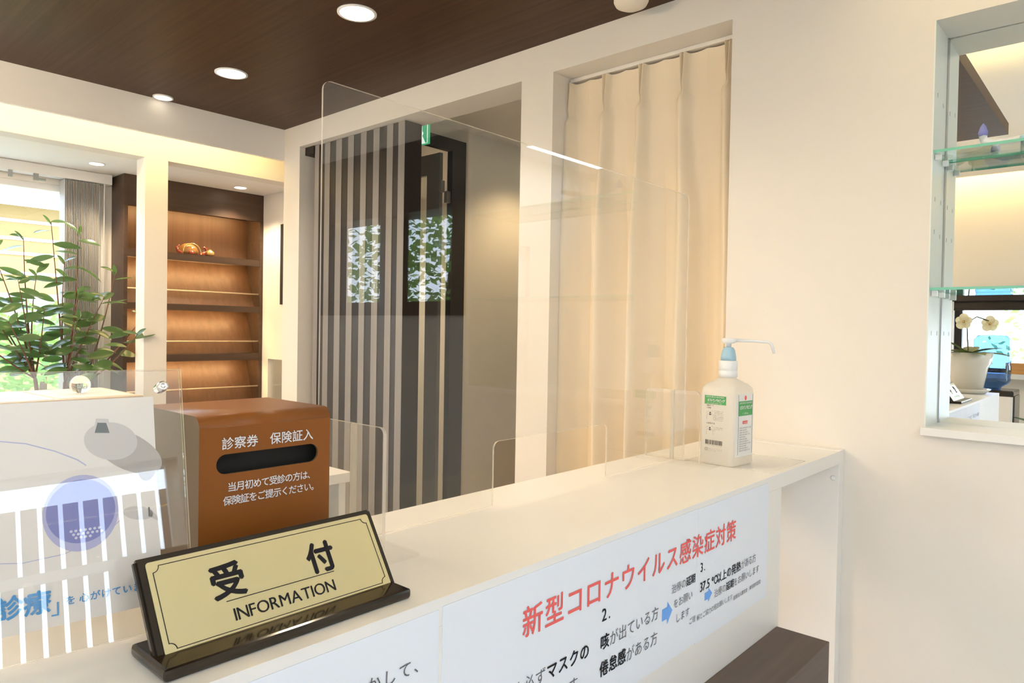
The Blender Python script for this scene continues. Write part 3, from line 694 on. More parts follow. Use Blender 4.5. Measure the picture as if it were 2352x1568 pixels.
# labels: face towards -y (u right = +x) and face towards +x (u right = +y)
BR1 = BQ @ Vector((1, 0, 0)); BR2 = BQ @ Vector((0, 1, 0)); UPV = Vector((0, 0, 1))
l1 = b = MB()
def q1(u, v, d=0.0003): return bp(u, -0.0451 - d, v)
def rect1(b, u0, u1, v0, v1, m, d=0.0003): b.face([q1(u0, v0, d), q1(u1, v0, d), q1(u1, v1, d), q1(u0, v1, d)], m)
rect1(b, -0.0275, 0.024, 0.1285, 0.1470, M['green'])
letters(b, 'オスバンラビング', q1(-0.0215, 0.1345), BR1, UPV, 0.0068, 0.0052, M['wletter'], 0.03, lift=0.0003)
letters(b, '速乾性擦式手指消毒剤', q1(-0.0235, 0.1428), BR1, UPV, 0.0034, 0.0043, M['wletter'], 0.01, lift=0.0003)
letters(b, 'OSVANRUBBING', q1(-0.0215, 0.1297), BR1, UPV, 0.0036, 0.0030, M['wletter'], 0.0, lift=0.0003)
letters(b, '噴霧ポンプ', q1(-0.022, 0.1245), BR1, UPV, 0.0032, 0.0034, M['ink'], 0.01, lift=0.0003)
letters(b, '①装着', q1(-0.022, 0.1195), BR1, UPV, 0.0032, 0.0036, M['ink'], 0.01, lift=0.0003)
letters(b, '②使用方法', q1(-0.022, 0.0865), BR1, UPV, 0.0036, 0.0042, M['ink'], 0.01, lift=0.0003)
for k, ln in enumerate(('ポンプ部を外しノズル', 'を取付け方向へ回す。', 'キャップを外しポンプ', 'を挿入してしっかりと', '締める。次に数回押す', 'と薬液が出るので手に', '受けてよくすり込む。')):
    letters(b, ln, q1(-0.0035, 0.1135 - k * 0.0032), BR1, UPV, 0.0021, 0.00225, M['inkg'], 0.0, lift=0.0003)
for k, ln in enumerate(('ポンプを押して薬液を', '手のひらに受け、すり', '込む。')):
    letters(b, ln, q1(-0.0045, 0.0785 - k * 0.0032), BR1, UPV, 0.0021, 0.00225, M['inkg'], 0.0, lift=0.0003)
def line1(b, pts, w, m):
    for a, c in zip(pts, pts[1:]):
        a = Vector((*a, 0)); c = Vector((*c, 0)); t = (c - a).normalized(); k = Vector((-t.y, t.x, 0)) * w / 2
        b.face([q1(q.x, q.y) for q in (a - k, c - k, c + k, a + k)], m)
for z0 in (0.0955, 0.0630):
    line1(b, [(-0.0215, z0), (-0.0215, z0 + 0.010), (-0.018, z0 + 0.0115), (-0.0165, z0 + 0.014), (-0.0105, z0 + 0.014), (-0.009, z0 + 0.0115), (-0.0055, z0 + 0.010), (-0.0055, z0)], 0.0003, M['inkg'])
    rect1(b, -0.0160, -0.0110, z0 + 0.0095, z0 + 0.0125, M['inkg']); rect1(b, -0.0150, -0.0120, z0 + 0.0135, z0 + 0.0160, M['ink'])
    line1(b, [(-0.0165, z0 + 0.0175), (-0.0215, z0 + 0.0165), (-0.0225, z0 + 0.013)], 0.0003, M['inkg']); line1(b, [(-0.0105, z0 + 0.0175), (-0.0055, z0 + 0.019)], 0.0003, M['inkg'])
random.seed(5); u = -0.0240
while u < 0.0175:
    w = random.choice((0.0004, 0.0008, 0.0012)); rect1(b, u, u + w, 0.0425, 0.0520, M['ink']); u += w + random.choice((0.0004, 0.0006, 0.0010))
letters(b, '4987132710508', q1(-0.0235, 0.0400), BR1, UPV, 0.0026, 0.0031, M['inkg'], 0.0, lift=0.0003)
for a in ((-0.0240, -0.0185, 0.0345, 0.0350), (-0.0240, -0.0185, 0.0290, 0.0295), (-0.0240, -0.0235, 0.0295, 0.0345), (-0.0190, -0.0185, 0.0295, 0.0345)): rect1(b, *a, M['ink'])
letters(b, 'プラ', q1(-0.0233, 0.0310), BR1, UPV, 0.0022, 0.0021, M['ink'], 0.0, lift=0.0003)
for k, ln in enumerate(('本体：PE　キャップ', 'ノズル：PP　ラベル', 'ポンプ：PP')): letters(b, ln, q1(-0.0165, 0.0330 - k * 0.0026), BR1, UPV, 0.0019, 0.0034, M['inkg'], 0.0, lift=0.0003)
b.build('front_print', bo)
b = MB()
def q2(u, v, d=0.0003): return bp(0.0401 + d, u, v)
def rect2(u0, u1, v0, v1, m, d=0.0003): b.face([q2(u0, v0, d), q2(u1, v0, d), q2(u1, v1, d), q2(u0, v1, d)], m)
rect2(-0.034, 0.0368, 0.020, 0.152, M['label'], 0.0002)
rect2(-0.0240, -0.0228, 0.0235, 0.1505, M['inkg'], 0.0004); rect2(0.0325, 0.0337, 0.0235, 0.1505, M['inkg'], 0.0004)
rect2(-0.0228, 0.0325, 0.1060, 0.1370, M['green'], 0.0004)
letters(b, 'オスバンラビング', q2(-0.0195, 0.1200), BR2, UPV, 0.0090, 0.0061, M['wletter'], 0.03, lift=0.0006)
letters(b, '速乾性擦式手指消毒剤', q2(-0.0200, 0.1315), BR2, UPV, 0.0042, 0.0050, M['wletter'], 0.01, lift=0.0006)
letters(b, '1,000mL', q2(-0.0080, 0.1090), BR2, UPV, 0.0055, 0.0034, M['wletter'], 0.0, lift=0.0006)
b.face([q2(0.004 + 0.0042 * math.cos(2 * PI * i / 14), 0.1435 + 0.0052 * math.sin(2 * PI * i / 14), 0.0005) for i in range(14)], M['red'])
rect2(-0.006, 0.014, 0.0880, 0.0950, M['red'], 0.0004)
letters(b, '火気厳禁', q2(-0.0050, 0.0895), BR2, UPV, 0.0042, 0.0046, M['wletter'], 0.0, lift=0.0006)
for k in range(11):
    letters(b, '消毒剤は用法用量を守り使用'[: 13 - (k * 5) % 7], q2(-0.0195, 0.0790 - k * 0.0048), BR2, UPV, 0.0032, 0.0037, M['inkg'], 0.0, lift=0.0006)
b.build('side_label', bo)

# ------------------------------------------------------------------ lattice screen in the first opening
ls = thing('lattice_screen', 'dark slatted wooden screen standing in the left doorway', 'screen', (-2.08, 0.11, 0))
MB().box(-2.415, -1.75, 0.0725, 0.163, 0.0, 2.2375, M['lat_dark'], 0.001).build('backing', ls)
for x0, x1 in ((-2.415, -2.379), (-2.331, -2.289), (-2.240, -2.196), (-2.147, -2.104), (-2.052, -2.011), (-1.961, -1.919), (-1.867, -1.827), (-1.791, -1.750)):
    MB().box(x0, x1, 0.0705, 0.0724, 0.0, 2.237, M['lat_slat'], 0.0004).build('slat', ls)
MB().box(-2.488, -2.4155, 0.064, 0.16, 2.2, 2.2375, M['lat_dark']).build('top_rail', ls)

# exit sign behind the screen
ex = thing('exit_sign', 'green and white exit sign with running figure beside the dark door frame', 'sign', (-1.86, 0.22, 2.2))
MB().box(-1.945, -1.779, 0.220, 0.235, 2.178, 2.262, M['exitg'], 0.001).build('housing', ex)
MB().box(-1.942, -1.779, 0.2180, 0.2199, 2.180, 2.260, M['exitw']).build('sign_face', ex)
b = MB()
for poly in ([(-1.812, 2.260), (-1.7795, 2.260), (-1.7795, 2.180), (-1.790, 2.180), (-1.800, 2.198), (-1.812, 2.215), (-1.806, 2.2185), (-1.8035, 2.226), (-1.812, 2.234)], [(-1.842, 2.226), (-1.815, 2.222), (-1.815, 2.229), (-1.842, 2.235)], [(-1.880, 2.24), (-1.842, 2.226), (-1.850, 2.205), (-1.868, 2.192), (-1.875, 2.20), (-1.862, 2.21), (-1.872, 2.232)]):
    b.face([(x, 0.2174, z) for x, z in poly], M['exitg'])
b.face([(-1.852 + 0.009 * math.cos(2 * PI * i / 16), 0.2174, 2.247 + 0.009 * math.sin(2 * PI * i / 16)) for i in range(16)], M['exitg'])
b.build('pictogram', ex)
MB().box(-1.87, -1.85, 0.222, 0.233, 2.262, 2.343, M['wplastic']).build('bracket', ex)

# ------------------------------------------------------------------ curtain in the second opening
cu = thing('pleated_curtain', 'cream pinch-pleated curtain filling the right doorway', 'curtain', (-0.63, 0.1, 1.1))
PLT = (-0.936, -0.789, -0.652, -0.509, -0.366)
b = MB(); NU, NV = 700, 80
ZT, ZB = 2.222, 0.02
def smooth(t): t = max(0.0, min(1.0, t)); return t * t * (3 - 2 * t)
def cur(u, z):
    h = ZT - z                      # below the top
    k = min(range(5), key=lambda i: abs(PLT[i] - u)); du = u - PLT[k]
    j = max([i for i in range(5) if PLT[i] <= u] or [0]); w = (PLT[min(j + 1, 4)] - PLT[j]) if j < 4 else 0.14
    t = (u - PLT[j]) / w; ph = max(0.0, min(1.0, 1 - abs(2 * t - 1)))   # 0 at a pleat, 1 halfway between two
    head = 1 - smooth((h - 0.09) / 0.05); bulb = smooth((h - 0.10) / 0.04); body = smooth((h - 0.12) / 0.5)
    y = 0.134 + 0.004 * math.sin(PI * ph) * head
    sep = 0.0072 - 0.0042 * smooth(h / 0.10)
    two = math.exp(-((abs(du) - sep) / 0.0034) ** 2)
    y -= two * 0.022 * (1 - smooth((h - 0.095) / 0.03)) + math.exp(-(du / 0.010) ** 2) * 0.006 * head
    wid = 0.006 + bulb * (0.010 + 0.012 * body) + 0.004 * math.exp(-((h - 0.15) / 0.04) ** 2)
    y -= math.exp(-(abs(du) / wid) ** 2.4) * bulb * (0.034 + 0.014 * body)
    y += body * (0.030 * ph - 0.006 * math.sin(2 * PI * t + j) * ph)
    x = u + body * (0.014 * math.sin(k * 1.9 + z * 0.9) + 0.006 * k - 0.012) * math.exp(-(du / 0.045) ** 2)
    return (x, y, z - (0.003 * math.sin(PI * ph) if h < 0.02 else 0))
zsamp = [ZT - (ZT - ZB) * (i / NV) ** 1.6 for i in range(NV + 1)]
grid = [[b.bm.verts.new(cur(-0.952 + 0.632 * i / NU, z)) for i in range(NU + 1)] for z in zsamp]
for j in range(NV):
    for i in range(NU):
        q = b.bm.faces.new((grid[j][i], grid[j + 1][i], grid[j + 1][i + 1], grid[j][i + 1])); q.material_index = b.mi(M['curtain']); q.smooth = True
b.build('cloth', cu)
for k, u in enumerate(PLT):
    MB().box(u - 0.004, u + 0.004, 0.132, 0.1365, ZT - 0.012, ZT + 0.006, M['wplastic'], 0.0008).build('curtain_hook', cu)
tag(MB().box(-0.939, -0.318, 0.128, 0.150, 2.2265, 2.2385, M['wall'], 0.001).build('curtain_rail'), 'white curtain rail under the head of the right doorway', 'rail')

# ------------------------------------------------------------------ downlights and detector
def downlight(x, y, z, r, label, group, power, beam=95, cat='downlight', col=WARM, drop=0.004, glow='lamp'):
    t = thing('ceiling_downlight', label, cat, (x, y, z), group)
    MB().lathe([(r * 0.86, -drop), (r, -drop), (r, -0.0003), (r * 0.86, -0.0003), (r * 0.86, -drop)], (x, y, z), M['wplastic'], 40, caps=False).build('trim_ring', t)
    MB().lathe([(0.001, -0.0012), (r * 0.86, -0.0012), (r * 0.86, -0.0004)], (x, y, z), M[glow], 40, axis=(0, 0, 1), caps=True).build('diffuser', t)
    if not power: return
    d = bpy.data.lights.new('lamp', 'SPOT'); d.energy = power; d.color = col; d.spot_size = math.radians(beam); d.spot_blend = 0.7; d.shadow_soft_size = r * 0.6
    o = bpy.data.objects.new('lamp', d); COL.objects.link(o); o.parent = t; o.matrix_parent_inverse = t.matrix_world.inverted(); o.location = (x, y, z - 0.03)
GD = 'downlights in the wooden ceiling'
ZC = 2.343
P0 = 15
downlight(-1.277, -0.509, ZC, 0.060, 'large round downlight in the wooden ceiling, nearest to the top of the photo', GD, P0, 140)
downlight(-2.082, -0.509, ZC, 0.060, 'round downlight in the wooden ceiling, second along the row', GD, P0, 140)
downlight(-2.585, -0.560, ZC, 0.040, 'small downlight at the very edge of the wooden ceiling', GD, 0, drop=0.006, glow='lampsoft')
downlight(-0.47, -0.75, ZC, 0.060, 'round downlight in the wooden ceiling over the counter, above the frame', GD, 14, 140)
downlight(-1.277, -1.45, ZC, 0.060, 'added round downlight in the wooden ceiling behind the staff side, above the frame', GD, P0, 140)  # out-of-view lamp added to lift the staff side
GA = 'downlights in the alcove ceiling'
downlight(-3.205, -0.617, 2.14, 0.036, 'small downlight in the white alcove ceiling beside the window blind', GA, 18, 120)
downlight(-3.196, 0.098, 2.14, 0.036, 'small downlight in the white alcove ceiling above the dark display shelf', GA, 18, 120)
GC = 'downlights in the corridor'
downlight(-1.62, 0.95, ZC, 0.05, 'downlight in the corridor ceiling behind the doorway', GC, 20, 120, col=(1.0, 0.72, 0.38))
downlight(-2.7, 1.3, ZC, 0.05, 'downlight in the room behind the open dark door', GC, 45, 150, col=(1.0, 0.82, 0.58))
sdx = thing('smoke_detector', 'cream round smoke detector on the wooden ceiling by the back wall', 'detector', (-0.584, -0.069, ZC))
MB().lathe([(0.05, 0), (0.05, -0.010), (0.045, -0.020), (0.025, -0.030), (0.001, -0.031)], (-0.584, -0.055, ZC - 0.0002), M['paperw'], 36).build('housing', sdx)
for y, lb in ((-2.02, 'added linear warm fill lamp over the staff side behind the camera'), (-2.32, 'added linear warm fill lamp closer to the far wall behind the camera')):
    t = thing('added_pendant_lamp', lb, 'lamp', (-1.85, y, 2.2), 'added fill lamps over the staff side')  # unseen lamps added to brighten the fascia and wooden ceiling
    MB().box(-2.32, -1.38, y - 0.04, y + 0.04, 2.25, 2.28, M['wplastic'], 0.004).build('housing', t); MB().box(-2.30, -1.40, y - 0.035, y + 0.035, 2.10, 2.2495, M['fill_pend'], 0.01).build('diffuser', t)
    for x in (-2.2, -1.5): MB().tube([(x, y, 2.28), (x, y, 2.7195)], 0.003, M['wplastic'], 6).build('suspension_cord', t)
t = thing('daylight_fill_panel', 'added long white fill panel over the customer side, standing in for daylight', 'fill light', (2.1, -1.9, 2.72))  # unseen panel added to bring cool light to the counter front
MB().box(1.93, 2.37, -2.6, -1.33, 2.70, 2.7195, M['wplastic']).build('housing', t); MB().box(1.95, 2.35, -2.58, -1.35, 2.692, 2.6998, M['panel']).build('diffuser', t)

# ------------------------------------------------------------------ display shelf in the alcove
dsh = thing('display_shelf', 'dark wooden built-in display shelf with lit bays and brass rods', 'shelf', (-3.42, -0.07, 0))
MB().box(-3.503, -3.330, -0.450, -0.432, 0.0, 2.1395, M['swood_h']).build('side_panel', dsh)
MB().box(-3.503, -3.330, 0.291, 0.3105, 0.0, 2.1395, M['swood_h']).build('side_panel', dsh)
MB().box(-3.350, -3.330, -0.4318, 0.2908, 1.985, 2.1395, M['swood_h']).build('top_fascia', dsh)
MB().box(-3.503, -3.493, -0.4318, 0.2908, 0.0, 2.1395, M['swood_v']).build('back_panel', dsh)
for z0, z1 in ((1.723, 1.760), (1.453, 1.487), (1.177, 1.216), (0.90, 0.94)):
    MB().box(-3.4925, -3.345, -0.4318, 0.2908, z1 - 0.014, z1, M['swood_h']).box(-3.345, -3.332, -0.4318, 0.2908, z0, z1, M['swood_h']).build('shelf_board', dsh)
for zb_, zt_ in ((1.487, 1.746), (1.216, 1.473), (0.94, 1.202)):
    MB().prism([(-3.492, -0.4316, zt_ - 0.015), (-3.392, -0.4316, zb_ + 0.001), (-3.398, -0.4316, zb_ + 0.001), (-3.4925, -0.4316, zt_ - 0.035)], (0, 0.722, 0), M['swood_v']).build('slanted_panel', dsh)
for z in (1.560, 1.285, 1.023):
    MB().tube([(-3.342, -0.4318, z), (-3.342, 0.2908, z)], 0.0042, M['brass'], 10).build('brass_rod', dsh)
for z in (2.003, 1.7458, 1.4728, 1.2018):
    MB().box(-3.372, -3.357, -0.41, 0.24, z - 0.008, z - 0.0003, M['bar']).build('light_bar', dsh)
MB().box(-3.492, -3.3505, -0.4318, 0.2908, 2.004, 2.010, M['swood_h']).build('top_board', dsh)
og = thing('glass_ornament', 'amber glass dome ornament with red curled arms on the top shelf board', 'ornament', (-3.40, -0.09, 1.76))
MB().lathe([(0.052, 0.004), (0.054, 0.02), (0.047, 0.042), (0.030, 0.058), (0.010, 0.065), (0.001, 0.066)], (-3.405, -0.095, 1.7602), M['amber'], 28).build('dome', og)
MB().tube([(-3.352, -0.095 + 0.050 * math.cos(a), 1.765 + 0.056 * math.sin(a)) for a in [PI * i / 12 for i in range(13)]], 0.003, M['goldg'], 8).build('rim', og)
for s_, y in ((1, -0.175), (-1, -0.02)):
    MB().tube([(-3.36, y + s_ * 0.03, 1.765), (-3.355, y + s_ * 0.005, 1.775), (-3.352, y - s_ * 0.004, 1.795), (-3.352, y + s_ * 0.010, 1.806), (-3.352, y + s_ * 0.018, 1.797)], [0.009, 0.008, 0.006, 0.005, 0.003], M['amberr'], 10).build('curled_arm', og)
MB().lathe([(0.012, 0), (0.016, 0.010), (0.010, 0.020), (0.002, 0.022)], (-3.35, -0.10, 1.7602), M['amberr'], 16).build('curl', og)
o2 = thing('gold_ornament', 'small gold glass ornament beside the amber dome on the top shelf board', 'ornament', (-3.37, 0.02, 1.76))
MB().lathe([(0.010, 0), (0.026, 0.008), (0.024, 0.022), (0.012, 0.034), (0.003, 0.040)], (-3.37, 0.012, 1.7602), M['goldg'], 20).build('body', o2)
MB().tube([(-3.37, -0.012, 1.762), (-3.365, -0.022, 1.78), (-3.365, -0.014, 1.80), (-3.365, -0.006, 1.805)], [0.005, 0.004, 0.003, 0.002], M['amberr'], 8).build('neck', o2)

# panel with a glazed slot beside the shelf: pale glass in the hole of the alcove wall
tag(MB().box(-3.262, -3.02, 0.326, 0.332, 0.7, 1.185, M['glass']).build('slot_glass'), 'small low glass pane beside the dark display shelf', 'glass pane')
tag(MB().box(-3.126, -3.095, 0.303, 0.3105, 1.50, 1.955, M['blackm'], 0.002).build('pull_bar'), 'thin dark upright pull bar at the edge of the back wall', 'bar')

# ------------------------------------------------------------------ vertical blind
vb = thing('vertical_blind', 'grey vertical blind drawn to the right side of the alcove window', 'blind', (-3.46, -0.6, 2.1))
MB().box(-3.495, -3.435, -2.65, -0.47, 2.088, 2.139, M['white'], 0.003).build('headrail', vb)
for i in range(22):
    y = -0.692 + i * 0.0072
    MB().prism([(-3.492, y, 2.082), (-3.425, y + 0.004, 2.082), (-3.425, y + 0.004, 0.25), (-3.492, y, 0.25)], (0.0, 0.0016, 0), M['blind']).build('blind_slat', vb)
MB().tube([(-3.42, -0.512, 2.088), (-3.42, -0.514, 1.4), (-3.42, -0.512, 0.9)], 0.0025, M['wplastic'], 8).build('pull_cord', vb)
MB().box(-3.43, -3.415, -0.82, -0.80, 2.055, 2.087, M['grey']).box(-3.44, -3.415, -0.80, -0.77, 2.058, 2.068, M['grey']).build('runner', vb)
MB().box(-3.43, -3.415, -0.92, -0.905, 2.055, 2.087, M['grey']).build('runner', vb)

# ------------------------------------------------------------------ console table with papers and crystal ball
tb = thing('console_table', 'tan wooden console table below the plant by the column', 'table', (-2.8, -1.4, 0))
MB().box(-3.046, -2.561, -2.3, -0.640, 1.052, 1.080, M['tanwood'], 0.001).build('table_top', tb)
for y in (-0.70, -2.26): MB().box(-3.0, -2.60, y - 0.015, y + 0.015, 0, 1.0518, M['tanwood']).build('leg_panel', tb)
tag(MB().prism([(-2.98, -1.35, 1.0803), (-2.58, -1.38, 1.0803), (-2.58, -0.955, 1.0803), (-2.98, -0.975, 1.0803)], (0, 0, 0.003), M['paper']).build('white_booklet'), 'white booklet lying open on the console table', 'booklet')
b = MB().prism([(-3.02, -0.955, 1.0803), (-2.60, -0.935, 1.0803), (-2.60, -0.665, 1.0803), (-3.02, -0.655, 1.0803)], (0, 0, 0.002), M['paperw'])
cp = tag(b.build('cream_leaflet'), 'cream printed leaflet under the crystal ball', 'leaflet')
b = MB()
for i in range(4): b.face([(-2.93 + i * 0.075, -0.89, 1.0828), (-2.90 + i * 0.075, -0.89, 1.0828), (-2.90 + i * 0.075, -0.70, 1.0828), (-2.93 + i * 0.075, -0.70, 1.0828)], M['pic_lgrey'])
b.build('printed_lines', cp)
b = MB(); bmesh.ops.create_uvsphere(b.bm, u_segments=40, v_segments=24, radius=0.0385, matrix=Matrix.Translation((-2.757, -0.815, 1.1205)))
for q in b.bm.faces: q.smooth = True
b.mats = [M['crystal']]
tag(b.build('crystal_ball'), 'clear crystal ball resting on the cream leaflet', 'ball')

# ------------------------------------------------------------------ plant
def leaf(b, base, direction, up, length, width, m, droop=0.25):
    d = Vector(direction).normalized(); s = d.cross(Vector(up))
    if s.length < 0.05: s = d.cross(Vector((1, 0, 0)))
    s.normalize(); n = s.cross(d); L = 7; rows = []
    for i in range(L + 1):
        t = i / L; w = width * 0.5 * (math.sin(PI * min(1, t * 0.97 + 0.03)) ** 0.75)
        c = Vector(base) + d * (length * t) - n * (droop * length * t * t)
        rows.append([c - s * w + n * (w * 0.22), c, c + s * w + n * (w * 0.22)])
    vr = [[b.bm.verts.new(p) for p in r_] for r_ in rows]
    for a, c in zip(vr, vr[1:]):
        for k in range(2):
            q = b.bm.faces.new((a[k], a[k + 1], c[k + 1], c[k])); q.material_index = b.mi(m); q.smooth = True
random.seed(11)
pp = thing('potted_shrub', 'leafy green potted shrub with thin brown stems in front of the window', 'plant', (-3.24, -0.78, 0))
PB = Vector((-3.24, -0.78, 0.0))
MB().lathe([(0.10, 0), (0.135, 0.30), (0.145, 0.32), (0.145, 0.34), (0.13, 0.34), (0.125, 0.31)], PB, M['pot'], 36).build('pot', pp)
MB().lathe([(0.001, 0.305), (0.125, 0.305)], PB, M['soil'], 24, caps=False).build('soil', pp)
tips = [((-3.22, -0.800, 1.84), 'a'), ((-3.25, -0.90, 1.76), 'b'), ((-3.18, -0.70, 1.80), 'a'), ((-3.22, -1.03, 1.71), 'b'), ((-3.15, -1.08, 1.50), 'b'), ((-3.12, -0.56, 1.62), 'c'), ((-2.98, -0.485, 1.41), 'c'), ((-3.20, -0.86, 1.60), 'b'), ((-3.12, -0.95, 1.56), 'b'),
        ((-3.10, -0.72, 1.52), 'a'), ((-3.08, -0.62, 1.50), 'a'), ((-3.05, -1.0, 1.38), 'b'), ((-3.05, -0.74, 1.40), 'a'), ((-3.08, -0.86, 1.44), 'b'), ((-2.84, -0.56, 1.33), 'c'), ((-3.22, -1.12, 1.62), 'b'), ((-3.1, -1.15, 1.36), 'b'), ((-3.2, -0.75, 1.66), 'a')]
forks = {'a': Vector((-3.20, -0.745, 1.10)), 'b': Vector((-3.22, -0.86, 1.12)), 'c': Vector((-3.16, -0.68, 1.09))}
st = MB(); lf_ = MB()
for k, p in forks.items():
    st.tube([PB + Vector((0, 0, 0.30)), PB.lerp(p, 0.5) + Vector((0.01, 0.01, 0.18)), p], [0.013, 0.011, 0.008], M['bark'], 8)
for tip, k in tips:
    tip = Vector(tip); p = forks[k]; mid = p.lerp(tip, 0.5) + Vector((random.uniform(-.03, .03), random.uniform(-.03, .03), -0.03))
    pts = []
    for i in range(9):
        t = i / 8; pts.append(p * (1 - t) ** 2 + mid * (2 * t * (1 - t)) + tip * t ** 2)
    st.tube(pts, [0.0050 - 0.00045 * i for i in range(9)], M['bark'], 6)
    L_ = (tip - p).length; n = max(5, int(L_ / 0.066)); ax = (tip - p).normalized()
    for i in range(n):
        t = 0.15 + 0.83 * (i + 0.6) / n; q = pts[min(8, int(t * 8))].lerp(pts[min(8, int(t * 8) + 1)], t * 8 - int(t * 8)) if t < 1 else pts[8]
        sd = 1 if i % 2 else -1
        d = Vector((random.uniform(-0.55, 0.55), sd * random.uniform(0.6, 1.0), random.uniform(-0.35, 0.28)))
        leaf(lf_, q, d, (random.uniform(0.1, 0.9), random.uniform(-.3, .3), random.uniform(0.35, 1)), random.uniform(0.080, 0.118), random.uniform(0.038, 0.052), M['leaf'], random.uniform(-0.05, 0.25))
    leaf(lf_, tip, Vector((random.uniform(-.4, .6), random.choice((-1, 1)) * random.uniform(0.5, 1), random.uniform(0.1, 0.7))), (0.5, 0.1, 0.8), random.uniform(0.055, 0.08), 0.030, M['leaf'], 0.15)
    leaf(lf_, tip - ax * 0.015, Vector((random.uniform(-.4, .6), random.uniform(-1, 1), random.uniform(0.3, 1.0))), (0.6, 0.2, 0.6), random.uniform(0.045, 0.07), 0.026, M['leaf'], 0.1)
st.build('stems', pp); lf_.build('foliage', pp)

# ------------------------------------------------------------------ cabinet behind the counter
cb = thing('white_cabinet', 'low white cabinet with a drawer behind the brown box', 'cabinet', (-1.2, -1.1, 0))
MB().box(-1.42, -1.0, -1.45, -0.703, 0.975, 1.0, M['white'], 0.001).build('top', cb)
f = MB(); f.box(-1.42, -1.02, -1.44, -1.42, 0, 0.9748, M['white']); f.box(-1.42, -1.02, -0.728, -0.708, 0, 0.9748, M['white']); f.box(-1.42, -1.40, -1.42, -0.728, 0, 0.9748, M['white']); f.box(-1.40, -1.04, -1.42, -0.728, 0.86, 0.875, M['white'])
f.build('body', cb)
dr = MB().box(-1.035, -1.012, -1.416, -0.732, 0.66, 0.855, M['white'], 0.002).build('drawer', cb)
MB().lathe([(0.006, 0), (0.006, 0.01), (0.012, 0.014), (0.010, 0.022)], (-1.012, -0.80, 0.82), M['grey'], 16, (1, 0, 0)).build('knob', dr)

# ------------------------------------------------------------------ things the mirror shows: orchid, cooler, sill box, blind, plant
oc = thing('potted_orchid', 'white orchid in a cream pot on the counter, seen in the mirror', 'plant', (-0.115, -2.05, 1.1))
OB = Vector((-0.115, -2.05, 1.1003))
MB().lathe([(0.075, 0), (0.098, 0.020), (0.100, 0.024), (0.080, 0.016), (0.001, 0.015)], OB, M['pot'], 36).build('saucer', oc)
MB().lathe([(0.065, 0.017), (0.085, 0.130), (0.098, 0.150), (0.105, 0.205), (0.098, 0.205), (0.092, 0.185)], OB, M['pot'], 40).build('pot', oc)
MB().lathe([(0.001, 0.19), (0.093, 0.19)], OB, M['soil'], 24, caps=False).build('bark_mix', oc)
b = MB()
for a, l_, up_ in ((0.2, 0.15, 0.5), (1.1, 0.20, 0.25), (2.0, 0.17, 0.35), (2.9, 0.14, 1.0), (3.8, 0.19, 0.3), (4.7, 0.16, 0.5), (5.5, 0.21, 0.2)):
    leaf(b, OB + Vector((0, 0, 0.19)), (math.cos(a), math.sin(a), up_), (0, 0, 1), l_ * 1.05, 0.072, M['oleaf'], 0.22)
b.build('leaves', oc)
MB().tube([OB + Vector((0, 0, 0.19)), OB + Vector((-0.005, 0.01, 0.28)), OB + Vector((-0.01, 0.0, 0.355)), OB + Vector((0.03, -0.01, 0.385)), OB + Vector((0.08, -0.02, 0.365))], 0.0035, M['stemg'], 8).build('flower_stem', oc)
for c in ((-0.02, 0.02, 0.36), (0.085, -0.02, 0.350)):
    b = MB()
    for i in range(5):
        a = i * 2 * PI / 5 + 0.3; r0 = 0.030 if i % 2 else 0.026
        pc = OB + Vector(c) + Vector((math.cos(a) * 0.020, 0.004 * (i % 2), math.sin(a) * 0.020))
        fan = [pc + Vector((math.cos(q) * r0 * 0.72, 0.006 * math.cos(q - a), math.sin(q) * r0 * 0.72)) for q in [2 * PI * w / 12 for w in range(12)]]
        b.face(fan, M['petal'])
    b.lathe([(0.004, 0), (0.007, 0.006), (0.003, 0.012)], OB + Vector(c), M['goldg'], 10, (0, 1, 0))
    b.build('flower', oc)
wc = thing('water_cooler', 'white water cooler with blue bottle beyond the counter, seen in the mirror', 'water cooler', (-0.24, -3.75, 0))
MB().box(-0.38, -0.10, -3.90, -3.60, 0.0, 1.0, M['white'], 0.012).build('body', wc)
MB().box(-0.385, -0.095, -3.905, -3.595, 0.985, 1.025, M['black'], 0.008).build('top_cover', wc)
MB().box(-0.10, -0.09, -3.88, -3.62, 0.2, 0.99, M['black']).build('front_strip', wc)
MB().lathe([(0.05, 0), (0.06, 0.02), (0.105, 0.05), (0.112, 0.07), (0.108, 0.09), (0.112, 0.11), (0.112, 0.16), (0.107, 0.18), (0.112, 0.20), (0.112, 0.25), (0.107, 0.265), (0.112, 0.28), (0.112, 0.345), (0.09, 0.375), (0.02, 0.38)], (-0.24, -3.75, 1.022), M['blueb'], 40).build('water_bottle', wc)
tag(MB().box(-0.20, 0.10, -4.20, -4.07, 1.1205, 1.20, M['boxwood'], 0.002).build('wooden_box'), 'orange-brown wooden box on the far window sill, seen in the mirror', 'box')
rb = thing('roller_blind', 'dark brown roller blind above the far window, seen in the mirror', 'blind', (0.4, -4.2, 1.7))
MB().box(-0.57, 0.80, -4.198, -4.12, 1.655, 1.73, M['lat_dark'], 0.004).build('cassette', rb); MB().box(-0.55, 0.78, -4.17, -4.165, 1.60, 1.6548, M['lat_dark']).build('fabric', rb); MB().box(-0.55, 0.78, -4.178, -4.157, 1.585, 1.60, M['lat_dark'], 0.003).build('bottom_bar', rb)
fp = thing('floor_plant', 'long-leaved green floor plant beside the water cooler, seen in the mirror', 'plant', (0.10, -3.55, 0))
MB().lathe([(0.09, 0), (0.12, 0.28), (0.13, 0.30), (0.11, 0.30)], (0.10, -3.55, 0.0), M['pot'], 32).build('pot', fp)
b = MB()
